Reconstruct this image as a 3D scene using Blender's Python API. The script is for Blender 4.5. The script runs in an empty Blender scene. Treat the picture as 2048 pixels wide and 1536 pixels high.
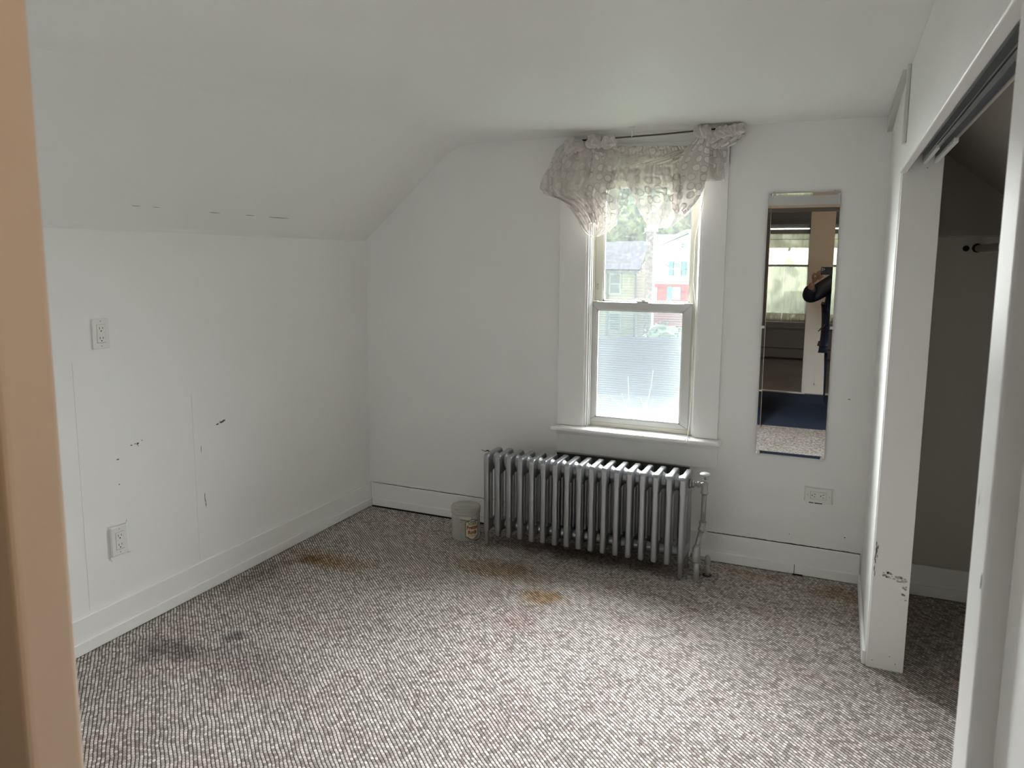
import bpy, bmesh, math, random
from mathutils import Vector, Matrix, noise
random.seed(7)
S = bpy.context.scene
C = S.collection
PI = math.pi

# ------------------------------------------------------------------ camera
CAM = Vector((2.530176, -3.669757, 1.479406))
F_PX = 1491.636
YAW, PITCH, ROLL = 0.416332, -0.132952, 0.005481
fw = Vector((-math.sin(YAW)*math.cos(PITCH), math.cos(YAW)*math.cos(PITCH), math.sin(PITCH)))
rt = Vector((math.cos(YAW), math.sin(YAW), 0)); up = rt.cross(fw)
rt, up = rt*math.cos(ROLL)+up*math.sin(ROLL), -rt*math.sin(ROLL)+up*math.cos(ROLL)
cd = bpy.data.cameras.new('camera'); cam = bpy.data.objects.new('camera', cd); C.objects.link(cam)
cam.matrix_world = Matrix(((rt.x, up.x, -fw.x, CAM.x), (rt.y, up.y, -fw.y, CAM.y), (rt.z, up.z, -fw.z, CAM.z), (0, 0, 0, 1)))
cd.sensor_fit = 'HORIZONTAL'; cd.sensor_width = 36; cd.lens = F_PX/2048*36
cd.shift_x = (1024-1015.90)/2048; cd.shift_y = (718.76-768)/2048
cd.clip_start = 0.02; cd.clip_end = 500
cd.dof.use_dof = True; cd.dof.focus_distance = 3.1; cd.dof.aperture_fstop = 9.0
S.camera = cam

def at(px, py, Y):
    """world point seen at a photo pixel on the plane y = Y"""
    d = fw + rt*((px-1015.90)/F_PX) - up*((py-718.76)/F_PX)
    return CAM + d*((Y-CAM.y)/d.y)

# ------------------------------------------------------------------ look, sky, lights
S.view_settings.view_transform = 'Standard'; S.view_settings.look = 'None'
S.view_settings.gamma = 1.0; S.view_settings.use_curve_mapping = False
S.view_settings.exposure = 0.52
cy = S.cycles
cy.max_bounces = 16; cy.diffuse_bounces = 8; cy.glossy_bounces = 5; cy.transmission_bounces = 8; cy.transparent_max_bounces = 24
cy.sample_clamp_indirect = 6.0; cy.caustics_reflective = False; cy.caustics_refractive = False
cy.use_denoising = True

W = bpy.data.worlds.new('sky'); S.world = W; W.use_nodes = True
nt = W.node_tree; nt.nodes.clear()
o = nt.nodes.new('ShaderNodeOutputWorld'); bg = nt.nodes.new('ShaderNodeBackground'); bg.inputs['Color'].default_value = (0.985, 0.98, 1.0, 1)
tc = nt.nodes.new('ShaderNodeTexCoord')
dt = nt.nodes.new('ShaderNodeVectorMath'); dt.operation = 'DOT_PRODUCT'
dt.inputs[1].default_value = Vector((-0.29, 0.83, 0.48)).normalized()
mx = nt.nodes.new('ShaderNodeMath'); mx.operation = 'MAXIMUM'; mx.inputs[1].default_value = 0.0
pw = nt.nodes.new('ShaderNodeMath'); pw.operation = 'POWER'; pw.inputs[1].default_value = 3.2
ml = nt.nodes.new('ShaderNodeMath'); ml.operation = 'MULTIPLY_ADD'
SKY_PEAK, SKY_BASE = 140.0, 0.7
ml.inputs[1].default_value = SKY_PEAK; ml.inputs[2].default_value = SKY_BASE
nt.links.new(tc.outputs['Generated'], dt.inputs[0]); nt.links.new(dt.outputs['Value'], mx.inputs[0])
nt.links.new(mx.outputs[0], pw.inputs[0]); nt.links.new(pw.outputs[0], ml.inputs[0])
nt.links.new(ml.outputs[0], bg.inputs['Strength']); nt.links.new(bg.outputs[0], o.inputs['Surface'])

def portal(name, loc, rot, sx, sz):
    l = bpy.data.lights.new(name, 'AREA'); l.shape = 'RECTANGLE'; l.size = sx; l.size_y = sz
    l.cycles.is_portal = True
    ob = bpy.data.objects.new(name, l); C.objects.link(ob); ob.location = loc; ob.rotation_euler = rot
portal('window_portal', (1.62, 0.20, 1.28), (-PI/2, 0, 0), 0.62, 1.40)      # faces into the room (-y)
portal('far_window_portal', (1.70, -8.47, 1.30), (PI/2, 0, 0), 0.86, 1.50)  # faces +y

# ------------------------------------------------------------------ materials
def principled(name, col, rough=0.6, metal=0.0, spec=0.5):
    m = bpy.data.materials.new(name); m.use_nodes = True
    b = m.node_tree.nodes['Principled BSDF']
    b.inputs['Base Color'].default_value = (*col, 1); b.inputs['Roughness'].default_value = rough
    b.inputs['Metallic'].default_value = metal; b.inputs['Specular IOR Level'].default_value = spec
    return m, m.node_tree, b

def paint(name, col, rough=0.55, spec=0.35, bump=0.25, scale=90, var=0.04, wave=0.0, metal=0.0):
    """painted plaster or wood: slight roller texture and faint colour variation"""
    m, n, b = principled(name, col, rough, metal, spec)
    t = n.nodes.new('ShaderNodeTexCoord')
    a = n.nodes.new('ShaderNodeTexNoise'); a.inputs['Scale'].default_value = scale; a.inputs['Detail'].default_value = 4
    l = n.nodes.new('ShaderNodeTexNoise'); l.inputs['Scale'].default_value = 2.3; l.inputs['Detail'].default_value = 5
    n.links.new(t.outputs['Object'], a.inputs['Vector']); n.links.new(t.outputs['Object'], l.inputs['Vector'])
    mr = n.nodes.new('ShaderNodeMapRange'); mr.inputs['To Min'].default_value = 1-var; mr.inputs['To Max'].default_value = 1+var
    n.links.new(l.outputs['Fac'], mr.inputs['Value'])
    mu = n.nodes.new('ShaderNodeVectorMath'); mu.operation = 'SCALE'; mu.inputs[0].default_value = col
    n.links.new(mr.outputs[0], mu.inputs['Scale']); n.links.new(mu.outputs[0], b.inputs['Base Color'])
    bp = n.nodes.new('ShaderNodeBump'); bp.inputs['Strength'].default_value = bump; bp.inputs['Distance'].default_value = 0.001
    if wave:
        ad = n.nodes.new('ShaderNodeMath'); ad.operation = 'MULTIPLY_ADD'; ad.inputs[1].default_value = wave
        n.links.new(l.outputs['Fac'], ad.inputs[0]); n.links.new(a.outputs['Fac'], ad.inputs[2]); n.links.new(ad.outputs[0], bp.inputs['Height'])
    else:
        n.links.new(a.outputs['Fac'], bp.inputs['Height'])
    n.links.new(bp.outputs[0], b.inputs['Normal'])
    return m

M = {}
M['wall'] = paint('wall_paint', (0.84, 0.838, 0.828), 0.5, 0.3, 0.2, 120, 0.02, 14)
M['ceiling'] = paint('ceiling_paint', (0.825, 0.822, 0.812), 0.50, 0.3, 0.2, 120, 0.02, 20)
M['trim'] = paint('trim_paint', (0.85, 0.847, 0.837), 0.38, 0.45, 0.25, 60, 0.03, 6)
M['tan'] = paint('tan_paint', (0.78, 0.63, 0.50), 0.6, 0.3, 0.2, 80, 0.03)
M['hallwall'] = paint('hall_paint', (0.55, 0.47, 0.39), 0.6, 0.3, 0.2, 80, 0.03)
M['greywood'] = paint('grey_paint', (0.42, 0.42, 0.43), 0.6, 0.3, 0.2, 60, 0.04)
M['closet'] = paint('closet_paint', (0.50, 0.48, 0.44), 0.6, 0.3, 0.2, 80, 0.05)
M['aluframe'] = paint('sash_vinyl', (0.62, 0.62, 0.60), 0.35, 0.5, 0.08, 200, 0.02)
M['beigeframe'] = paint('sash_beige', (0.62, 0.60, 0.53), 0.4, 0.5, 0.08, 200, 0.02)
M['dark'] = principled('dark_gap', (0.012, 0.010, 0.009), 0.8)[0]
M['mark'] = principled('scuff_grey', (0.12, 0.115, 0.10), 0.8)[0]
M['markbrown'] = principled('grime_brown', (0.36, 0.31, 0.23), 0.85)[0]
M['crack'] = principled('crack_brown', (0.10, 0.07, 0.05), 0.85)[0]
M['markgrey'] = principled('chip_grey', (0.24, 0.23, 0.21), 0.8)[0]
M['seam'] = principled('seam_grey', (0.50, 0.49, 0.46), 0.8)[0]
M['plastic'] = paint('white_plastic', (0.76, 0.76, 0.74), 0.3, 0.5, 0.02, 200, 0.01)
M['radiator'] = paint('aluminium_paint', (0.38, 0.39, 0.405), 0.36, 0.6, 0.3, 160, 0.06, 0, 0.85)
M['pipe'] = paint('pipe_paint', (0.36, 0.36, 0.345), 0.45, 0.5, 0.4, 120, 0.1, 0, 0.35)
M['knob'] = paint('valve_knob_paint', (0.70, 0.70, 0.70), 0.4, 0.5, 0.3, 150, 0.08, 0, 0.25)
M['chrome'] = principled('clip_metal', (0.55, 0.55, 0.53), 0.3, 0.9)[0]
M['track'] = principled('track_aluminium', (0.48, 0.50, 0.52), 0.38, 0.75)[0]
M['mirror'] = principled('mirror_silver', (0.86, 0.88, 0.88), 0.01, 1.0)[0]
M['cord'] = principled('cord_white', (0.80, 0.78, 0.70), 0.7)[0]
M['rod'] = principled('rod_brown', (0.06, 0.045, 0.035), 0.5, 0.3)[0]
M['carpetblue'] = paint('blue_carpet', (0.035, 0.05, 0.085), 0.95, 0.1, 0.6, 400, 0.15)
M['farfloor'] = paint('far_carpet', (0.30, 0.27, 0.24), 0.95, 0.1, 0.6, 300, 0.15)

def carpet_material():
    m, n, b = principled('berber_carpet', (0.4, 0.37, 0.33), 0.95, 0, 0.08)
    N, L = n.nodes, n.links
    def math_(op, a, bb=None, c=None):
        x = N.new('ShaderNodeMath'); x.operation = op
        for i, v in enumerate((a, bb, c)):
            if v is None: continue
            if isinstance(v, (int, float)): x.inputs[i].default_value = v
            else: L.new(v, x.inputs[i])
        return x.outputs[0]
    t = N.new('ShaderNodeTexCoord')
    wn = N.new('ShaderNodeTexNoise'); wn.inputs['Scale'].default_value = 11; wn.inputs['Detail'].default_value = 2
    L.new(t.outputs['Object'], wn.inputs['Vector'])
    sub = N.new('ShaderNodeVectorMath'); sub.operation = 'SUBTRACT'; sub.inputs[1].default_value = (0.5, 0.5, 0.5); L.new(wn.outputs['Color'], sub.inputs[0])
    sc = N.new('ShaderNodeVectorMath'); sc.operation = 'SCALE'; sc.inputs['Scale'].default_value = 0.012; L.new(sub.outputs[0], sc.inputs[0])
    ad = N.new('ShaderNodeVectorMath'); ad.operation = 'ADD'; L.new(t.outputs['Object'], ad.inputs[0]); L.new(sc.outputs[0], ad.inputs[1])
    mp = N.new('ShaderNodeMapping'); mp.inputs['Rotation'].default_value = (0, 0, math.radians(41)); L.new(ad.outputs[0], mp.inputs['Vector'])
    sp = N.new('ShaderNodeSeparateXYZ'); L.new(mp.outputs[0], sp.inputs[0])
    w, h = 0.0132, 0.0114
    v = math_('DIVIDE', sp.outputs['Y'], h); row = math_('FLOOR', v); fv = math_('FRACT', v)
    u = math_('ADD', math_('DIVIDE', sp.outputs['X'], w), math_('MULTIPLY', row, 0.47)); col = math_('FLOOR', u); fu = math_('FRACT', u)
    su = math_('POWER', math_('SINE', math_('MULTIPLY', fu, PI)), 0.38); sv = math_('POWER', math_('SINE', math_('MULTIPLY', fv, PI)), 0.6)
    hh = math_('MULTIPLY', math_('MULTIPLY_ADD', su, 0.62, 0.38), sv)
    cb = N.new('ShaderNodeCombineXYZ'); L.new(col, cb.inputs[0]); L.new(row, cb.inputs[1])
    wn2 = N.new('ShaderNodeTexWhiteNoise'); wn2.noise_dimensions = '2D'; L.new(cb.outputs[0], wn2.inputs['Vector'])
    cr = N.new('ShaderNodeValToRGB'); L.new(wn2.outputs['Value'], cr.inputs[0])
    e = cr.color_ramp.elements
    e[0].position = 0; e[0].color = (0.30, 0.26, 0.24, 1); e[1].position = 1; e[1].color = (0.78, 0.75, 0.70, 1)
    for p_, c_ in ((0.3, (0.45, 0.41, 0.38, 1)), (0.6, (0.58, 0.545, 0.505, 1)), (0.8, (0.66, 0.575, 0.555, 1))):
        k = e.new(p_); k.color = c_
    # dark yarn and backing between loops, with occlusion shade painted into the colour
    gap = N.new('ShaderNodeMapRange'); gap.inputs['From Min'].default_value = 0.30; gap.inputs['From Max'].default_value = 0.72; L.new(hh, gap.inputs['Value'])
    m1 = N.new('ShaderNodeMix'); m1.data_type = 'RGBA'; L.new(gap.outputs[0], m1.inputs['Factor'])
    m1.inputs['A'].default_value = (0.045, 0.037, 0.032, 1); L.new(cr.outputs[0], m1.inputs['B'])
    # wear: large soft soiling
    bn = N.new('ShaderNodeTexNoise'); bn.inputs['Scale'].default_value = 2.6; bn.inputs['Detail'].default_value = 6; bn.inputs['Roughness'].default_value = 0.6
    L.new(t.outputs['Object'], bn.inputs['Vector'])
    br = N.new('ShaderNodeMapRange'); br.inputs['From Min'].default_value = 0.3; br.inputs['From Max'].default_value = 0.62; br.inputs['To Min'].default_value = 0.84; br.inputs['To Max'].default_value = 1.0
    L.new(bn.outputs['Fac'], br.inputs['Value'])
    ms = N.new('ShaderNodeVectorMath'); ms.operation = 'SCALE'; L.new(m1.outputs['Result'], ms.inputs[0]); L.new(br.outputs[0], ms.inputs['Scale'])
    # pinkish drift
    pn = N.new('ShaderNodeTexNoise'); pn.inputs['Scale'].default_value = 4.7; L.new(t.outputs['Object'], pn.inputs['Vector'])
    pr = N.new('ShaderNodeMapRange'); pr.inputs['From Min'].default_value = 0.52; pr.inputs['From Max'].default_value = 0.75; pr.inputs['To Max'].default_value = 0.5; L.new(pn.outputs['Fac'], pr.inputs['Value'])
    mpk = N.new('ShaderNodeMix'); mpk.data_type = 'RGBA'; mpk.blend_type = 'MULTIPLY'; mpk.inputs['B'].default_value = (0.98, 0.80, 0.82, 1)
    L.new(pr.outputs[0], mpk.inputs['Factor']); L.new(ms.outputs[0], mpk.inputs['A'])
    last = mpk.outputs['Result']
    sn = N.new('ShaderNodeTexNoise'); sn.inputs['Scale'].default_value = 9; sn.inputs['Detail'].default_value = 4; L.new(t.outputs['Object'], sn.inputs['Vector'])
    def stain_or_shade(x, y, rx, ry, colr, amt):
        nonlocal last
        q = N.new('ShaderNodeMapping'); q.vector_type = 'POINT'; q.inputs['Location'].default_value = (-x/rx, -y/ry, 0); q.inputs['Scale'].default_value = (1/rx, 1/ry, 0)
        L.new(t.outputs['Object'], q.inputs['Vector'])
        ln = N.new('ShaderNodeVectorMath'); ln.operation = 'LENGTH'; L.new(q.outputs[0], ln.inputs[0])
        dd = math_('ADD', ln.outputs['Value'], math_('MULTIPLY', math_('SUBTRACT', sn.outputs['Fac'], 0.5), 1.6))
        r = N.new('ShaderNodeMapRange'); r.inputs['From Min'].default_value = 1.1; r.inputs['From Max'].default_value = 0.35; r.inputs['To Min'].default_value = 0; r.inputs['To Max'].default_value = amt
        L.new(dd, r.inputs['Value'])
        k = N.new('ShaderNodeMix'); k.data_type = 'RGBA'; k.blend_type = 'MULTIPLY'; k.inputs['B'].default_value = (*colr, 1)
        L.new(r.outputs[0], k.inputs['Factor']); L.new(last, k.inputs['A']); last = k.outputs['Result']
    stain_or_shade(0.30, -0.80, 0.26, 0.11, (0.70, 0.52, 0.33), 0.85)
    stain_or_shade(0.20, -0.82, 0.07, 0.05, (0.5, 0.35, 0.22), 0.8)
    stain_or_shade(1.40, -0.74, 0.12, 0.10, (0.80, 0.58, 0.36), 0.9)
    stain_or_shade(1.12, -0.55, 0.30, 0.12, (0.72, 0.55, 0.38), 0.8)
    stain_or_shade(0.26, -1.75, 0.16, 0.10, (0.42, 0.40, 0.42), 0.85)
    stain_or_shade(0.43, -1.57, 0.05, 0.06, (0.30, 0.30, 0.32), 0.8)
    stain_or_shade(1.39, -0.98, 0.12, 0.14, (0.86, 0.70, 0.72), 0.8)
    stain_or_shade(0.60, -1.70, 0.30, 0.15, (0.66, 0.62, 0.64), 0.7)
    stain_or_shade(1.42, -0.20, 0.62, 0.15, (0.45, 0.40, 0.36), 0.9)  # radiator's shadow painted into the carpet, along with some debris soil
    stain_or_shade(2.62, -0.16, 0.14, 0.10, (0.70, 0.50, 0.34), 0.8)
    stain_or_shade(2.25, -0.10, 0.20, 0.05, (0.78, 0.60, 0.45), 0.7)
    stain_or_shade(0.12, -1.05, 0.10, 0.30, (0.60, 0.55, 0.52), 0.7)
    L.new(last, b.inputs['Base Color'])
    fn = N.new('ShaderNodeTexNoise'); fn.inputs['Scale'].default_value = 500; L.new(t.outputs['Object'], fn.inputs['Vector'])
    ht = math_('MULTIPLY_ADD', fn.outputs['Fac'], 0.25, hh)
    bp = N.new('ShaderNodeBump'); bp.inputs['Strength'].default_value = 0.35; bp.inputs['Distance'].default_value = 0.004; L.new(ht, bp.inputs['Height']); L.new(bp.outputs[0], b.inputs['Normal'])
    return m
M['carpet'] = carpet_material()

def glass_material(name, dust, dustcol=(0.8, 0.82, 0.84)):
    """thin pane: clear glass with a fresnel reflection and a film of dust that scatters the daylight"""
    m = bpy.data.materials.new(name); m.use_nodes = True; n = m.node_tree; n.nodes.clear(); N, L = n.nodes, n.links
    out = N.new('ShaderNodeOutputMaterial'); tr = N.new('ShaderNodeBsdfTransparent'); tr.inputs[0].default_value = (0.95, 0.97, 0.96, 1)
    gl = N.new('ShaderNodeBsdfGlossy'); gl.inputs['Roughness'].default_value = 0.02
    fr = N.new('ShaderNodeFresnel'); fr.inputs['IOR'].default_value = 1.45
    ge = N.new('ShaderNodeNewGeometry'); iv = N.new('ShaderNodeMath'); iv.operation = 'MULTIPLY_ADD'; iv.inputs[1].default_value = -1; iv.inputs[2].default_value = 1   # reflect at the entry face only
    L.new(ge.outputs['Backfacing'], iv.inputs[0]); fm = N.new('ShaderNodeMath'); fm.operation = 'MULTIPLY'; L.new(fr.outputs[0], fm.inputs[0]); L.new(iv.outputs[0], fm.inputs[1])
    a = N.new('ShaderNodeMixShader'); L.new(fm.outputs[0], a.inputs[0]); L.new(tr.outputs[0], a.inputs[1]); L.new(gl.outputs[0], a.inputs[2])
    tl = N.new('ShaderNodeBsdfTranslucent'); tl.inputs[0].default_value = (*dustcol, 1)
    df = N.new('ShaderNodeBsdfDiffuse'); df.inputs[0].default_value = (*dustcol, 1)
    d = N.new('ShaderNodeMixShader'); d.inputs[0].default_value = 0.5; L.new(tl.outputs[0], d.inputs[1]); L.new(df.outputs[0], d.inputs[2])
    t = N.new('ShaderNodeTexCoord'); ns = N.new('ShaderNodeTexNoise'); ns.inputs['Scale'].default_value = 60; ns.inputs['Detail'].default_value = 6; L.new(t.outputs['Object'], ns.inputs['Vector'])
    mr = N.new('ShaderNodeMapRange'); mr.inputs['From Min'].default_value = 0.3; mr.inputs['From Max'].default_value = 0.7
    mr.inputs['To Min'].default_value = dust*0.7; mr.inputs['To Max'].default_value = dust*1.3; L.new(ns.outputs['Fac'], mr.inputs['Value'])
    f = N.new('ShaderNodeMixShader'); L.new(mr.outputs[0], f.inputs[0]); L.new(a.outputs[0], f.inputs[1]); L.new(d.outputs[0], f.inputs[2]); L.new(f.outputs[0], out.inputs[0])
    return m
M['glass_upper'] = glass_material('pane_upper', 0.013)
M['glass_lower'] = glass_material('pane_lower', 0.006)

def screen_material():
    m = bpy.data.materials.new('insect_screen_mesh'); m.use_nodes = True; n = m.node_tree; n.nodes.clear(); N, L = n.nodes, n.links
    out = N.new('ShaderNodeOutputMaterial'); tr = N.new('ShaderNodeBsdfTransparent'); df = N.new('ShaderNodeBsdfDiffuse'); df.inputs[0].default_value = (0.34, 0.37, 0.39, 1)
    tl = N.new('ShaderNodeBsdfTranslucent'); tl.inputs[0].default_value = (0.55, 0.58, 0.60, 1)
    d = N.new('ShaderNodeMixShader'); d.inputs[0].default_value = 0.004; L.new(df.outputs[0], d.inputs[1]); L.new(tl.outputs[0], d.inputs[2])
    t = N.new('ShaderNodeTexCoord'); w = N.new('ShaderNodeTexWave'); w.bands_direction = 'Z'; w.inputs['Scale'].default_value = 26; w.inputs['Distortion'].default_value = 1.2; w.inputs['Detail'].default_value = 3
    L.new(t.outputs['Object'], w.inputs['Vector'])
    mr = N.new('ShaderNodeMapRange'); mr.inputs['To Min'].default_value = 0.26; mr.inputs['To Max'].default_value = 0.44; L.new(w.outputs['Fac'], mr.inputs['Value'])
    f = N.new('ShaderNodeMixShader'); L.new(mr.outputs[0], f.inputs[0]); L.new(tr.outputs[0], f.inputs[1]); L.new(d.outputs[0], f.inputs[2]); L.new(f.outputs[0], out.inputs[0])
    return m
M['screen'] = screen_material()

def sheer_material(name, col, opac, ring=True, transl=0.05, scale=9.0):
    m = bpy.data.materials.new(name); m.use_nodes = True; n = m.node_tree; n.nodes.clear(); N, L = n.nodes, n.links
    out = N.new('ShaderNodeOutputMaterial'); tr = N.new('ShaderNodeBsdfTransparent')
    tl = N.new('ShaderNodeBsdfTranslucent'); tl.inputs[0].default_value = (*col, 1)
    df = N.new('ShaderNodeBsdfDiffuse'); df.inputs[0].default_value = (*col, 1)
    d = N.new('ShaderNodeMixShader'); d.inputs[0].default_value = 1-transl; L.new(tl.outputs[0], d.inputs[1]); L.new(df.outputs[0], d.inputs[2])
    f = N.new('ShaderNodeMixShader'); L.new(tr.outputs[0], f.inputs[1]); L.new(d.outputs[0], f.inputs[2]); L.new(f.outputs[0], out.inputs[0])
    lw = N.new('ShaderNodeLayerWeight'); lw.inputs['Blend'].default_value = 0.45
    def dens(src):
        """threads seen edge-on cover more: opacity grows with the grazing angle"""
        a_ = N.new('ShaderNodeMath'); a_.operation = 'MULTIPLY_ADD'; a_.use_clamp = True; a_.inputs[1].default_value = 0.75
        L.new(lw.outputs['Facing'], a_.inputs[0])
        if isinstance(src, float): a_.inputs[2].default_value = src
        else: L.new(src, a_.inputs[2])
        L.new(a_.outputs[0], f.inputs[0])
    if ring:
        t = N.new('ShaderNodeTexCoord'); v = N.new('ShaderNodeTexVoronoi'); v.voronoi_dimensions = '2D'; v.inputs['Scale'].default_value = scale; v.inputs['Randomness'].default_value = 0.55
        L.new(t.outputs['UV'], v.inputs['Vector'])
        r = N.new('ShaderNodeValToRGB'); L.new(v.outputs['Distance'], r.inputs[0]); e = r.color_ramp.elements
        e[0].position = 0; e[0].color = (opac*1.15,)*3+(1,); e[1].position = 1; e[1].color = (opac*0.8,)*3+(1,)
        for p_, c_ in ((0.30, opac*1.15), (0.325, 0.98), (0.385, 0.98), (0.41, opac*0.8)):
            k = e.new(p_); k.color = (c_, c_, c_, 1)
        dens(r.outputs[0])
        cr = N.new('ShaderNodeValToRGB'); L.new(v.outputs['Distance'], cr.inputs[0]); e = cr.color_ramp.elements
        e[0].position = 0.31; e[0].color = (*col, 1); e[1].position = 0.42; e[1].color = (*col, 1)
        k = e.new(0.355); k.color = (col[0]*0.36, col[1]*0.33, col[2]*0.30, 1)
        L.new(cr.outputs[0], df.inputs[0]); L.new(cr.outputs[0], tl.inputs[0])
    else: f.inputs[0].default_value = opac
    return m
M['lace'] = sheer_material('lace_sheer', (0.76, 0.715, 0.685), 0.42)
M['lace_dense'] = sheer_material('lace_bunched', (0.74, 0.70, 0.67), 0.78)
M['valance'] = sheer_material('valance_cloth', (0.62, 0.50, 0.38), 0.85, False, 0.12)
M['sheer'] = sheer_material('sheer_cloth', (0.85, 0.83, 0.80), 0.40, False, 0.30)

# ------------------------------------------------------------------ mesh helpers
def obj(name, bm, mats, parent=None, smooth=False, bevel=0, seg=2, angle=35):
    me = bpy.data.meshes.new(name); bm.normal_update(); bm.to_mesh(me); bm.free()
    if not isinstance(mats, (list, tuple)): mats = [mats]
    for m in mats: me.materials.append(m)
    ob = bpy.data.objects.new(name, me); C.objects.link(ob)
    if parent: ob.parent = parent
    if smooth:
        for p_ in me.polygons: p_.use_smooth = True
    if bevel:
        b = ob.modifiers.new('bevel', 'BEVEL'); b.width = bevel; b.segments = seg; b.limit_method = 'ANGLE'; b.angle_limit = math.radians(angle)
    return ob
def empty(name, loc=(0, 0, 0), rz=0.0):
    e = bpy.data.objects.new(name, None); C.objects.link(e); e.location = loc; e.rotation_euler.z = rz; e.empty_display_size = 0.05
    return e
def tag(o, label=None, cat=None, group=None, kind=None):
    if label: o['label'] = label
    if cat: o['category'] = cat
    if group: o['group'] = group
    if kind: o['kind'] = kind
    return o
def box(bm, x0, x1, y0, y1, z0, z1, mi=0):
    vs = [bm.verts.new(p) for p in ((x0, y0, z0), (x1, y0, z0), (x1, y1, z0), (x0, y1, z0), (x0, y0, z1), (x1, y0, z1), (x1, y1, z1), (x0, y1, z1))]
    for f in ((3, 2, 1, 0), (4, 5, 6, 7), (0, 1, 5, 4), (1, 2, 6, 5), (2, 3, 7, 6), (3, 0, 4, 7)):
        fc = bm.faces.new([vs[i] for i in f]); fc.material_index = mi
    return bm
def nb(*a, **k):
    bm = bmesh.new()
    if a: box(bm, *a, **k)
    return bm
def prism(bm, pts, axis, a0, a1, mi=0):
    """pts: 2-D outline (ccw); axis 'y': pts are (x,z); 'x': pts are (y,z); 'z': (x,y)"""
    def P(p, a): return (p[0], a, p[1]) if axis == 'y' else ((a, p[0], p[1]) if axis == 'x' else (p[0], p[1], a))
    A = [bm.verts.new(P(p, a0)) for p in pts]; B = [bm.verts.new(P(p, a1)) for p in pts]
    n = len(pts)
    for i in range(n):
        f = bm.faces.new((A[i], A[(i+1) % n], B[(i+1) % n], B[i])); f.material_index = mi
    for q in (A[::-1], B):
        f = bm.faces.new(q); f.material_index = mi
    bmesh.ops.recalc_face_normals(bm, faces=bm.faces[:])
    return bm
def ring_frame(bm, U, V, axis):
    pass
def tube(bm, pts, r, seg=12, cap=True, ry=None, mi=0):
    """tube along points; r single value or list; ry: other radius factor"""
    pts = [Vector(p) for p in pts]; n = len(pts)
    rs = r if isinstance(r, (list, tuple)) else [r]*n
    d0 = (pts[1]-pts[0]).normalized(); ref = Vector((0, 0, 1)) if abs(d0.z) < 0.9 else Vector((0, 1, 0))
    rings = []; side = d0.cross(ref).normalized()
    for i, p in enumerate(pts):
        d = (pts[min(i+1, n-1)]-pts[max(i-1, 0)]).normalized()
        side = (side - d*side.dot(d)).normalized(); upv = side.cross(d)
        rings.append([bm.verts.new(p + side*math.cos(2*PI*k/seg)*rs[i] + upv*math.sin(2*PI*k/seg)*rs[i]*(ry or 1)) for k in range(seg)])
    for i in range(n-1):
        for k in range(seg):
            f = bm.faces.new((rings[i][k], rings[i][(k+1) % seg], rings[i+1][(k+1) % seg], rings[i+1][k])); f.smooth = True; f.material_index = mi
    if cap:
        for q in (rings[0][::-1], rings[-1]):
            f = bm.faces.new(q); f.material_index = mi
    bmesh.ops.recalc_face_normals(bm, faces=bm.faces[:])
    return bm
def lathe(bm, prof, cx, cy_, seg=32, mi=0, close=True):
    rings = [[bm.verts.new((cx+r*math.cos(2*PI*k/seg), cy_+r*math.sin(2*PI*k/seg), z)) for k in range(seg)] for r, z in prof]
    for i in range(len(prof)-1):
        for k in range(seg):
            f = bm.faces.new((rings[i][k], rings[i][(k+1) % seg], rings[i+1][(k+1) % seg], rings[i+1][k])); f.smooth = True; f.material_index = mi
    if close:
        bm.faces.new(rings[0][::-1]); bm.faces.new(rings[-1])
    bmesh.ops.recalc_face_normals(bm, faces=bm.faces[:])
    return bm
def struct(name, bm, m, **k):
    o_ = obj(name, bm, m, **k); o_['kind'] = 'structure'; return o_

# ------------------------------------------------------------------ room shell
ZK, ZC = 1.579, 2.095
XR = 2.697                                   # face of the closet partition
WX0, WX1, WZ0, WZ1 = 1.342, 1.924, 0.600, 1.935   # window opening
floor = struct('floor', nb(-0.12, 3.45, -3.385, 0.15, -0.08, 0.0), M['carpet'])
bm = nb()
box(bm, -0.12, WX0, 0, 0.16, 0, 2.25); box(bm, WX1, 3.45, 0, 0.16, 0, 2.25)
box(bm, WX0, WX1, 0, 0.16, 0, WZ0); box(bm, WX0, WX1, 0, 0.16, WZ1, 2.25)
wb = struct('wall_back', bm, M['wall'])
wl = struct('wall_left', nb(-0.12, 0, -3.385, 0, 0, ZK+0.02), M['wall'])
# ceiling: knee-wall slope, soft bend, flat part, and the slope over the closet, as one skin with thickness
prof = [(-0.005, ZK-0.004), (0.02, ZK+0.022)]
prof += [(0.53, ZK+0.022+(0.51)*0.852)]
a0 = prof[-1]
for k in range(1, 9):
    t = k/8; p0, p1, p2 = Vector(a0), Vector((0.606, 2.094)), Vector((0.74, 2.095))
    q = p0*(1-t)**2 + p1*2*t*(1-t) + p2*t*t; prof.append((q.x, q.y))
prof += [(2.70, 2.095), (2.80, 2.012)]
outer = [(2.80, 2.25), (-0.12, 2.25), (-0.12, ZK-0.004)]
bm = nb(); prism(bm, prof+outer, 'y', -3.385, 0.0)
ce = struct('ceiling', bm, M['ceiling'])
bm = nb(); prism(bm, [(2.80, 2.012), (3.36, 1.555), (3.45, 1.70), (2.80, 2.25)], 'y', -3.385, 0.0)
struct('ceiling_closet', bm, paint('closet_slope_shade', (0.36, 0.335, 0.31), 0.6, 0.3, 0.2, 80, 0.05))  # split from the main ceiling; closet shade is darkened into its colour
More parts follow.
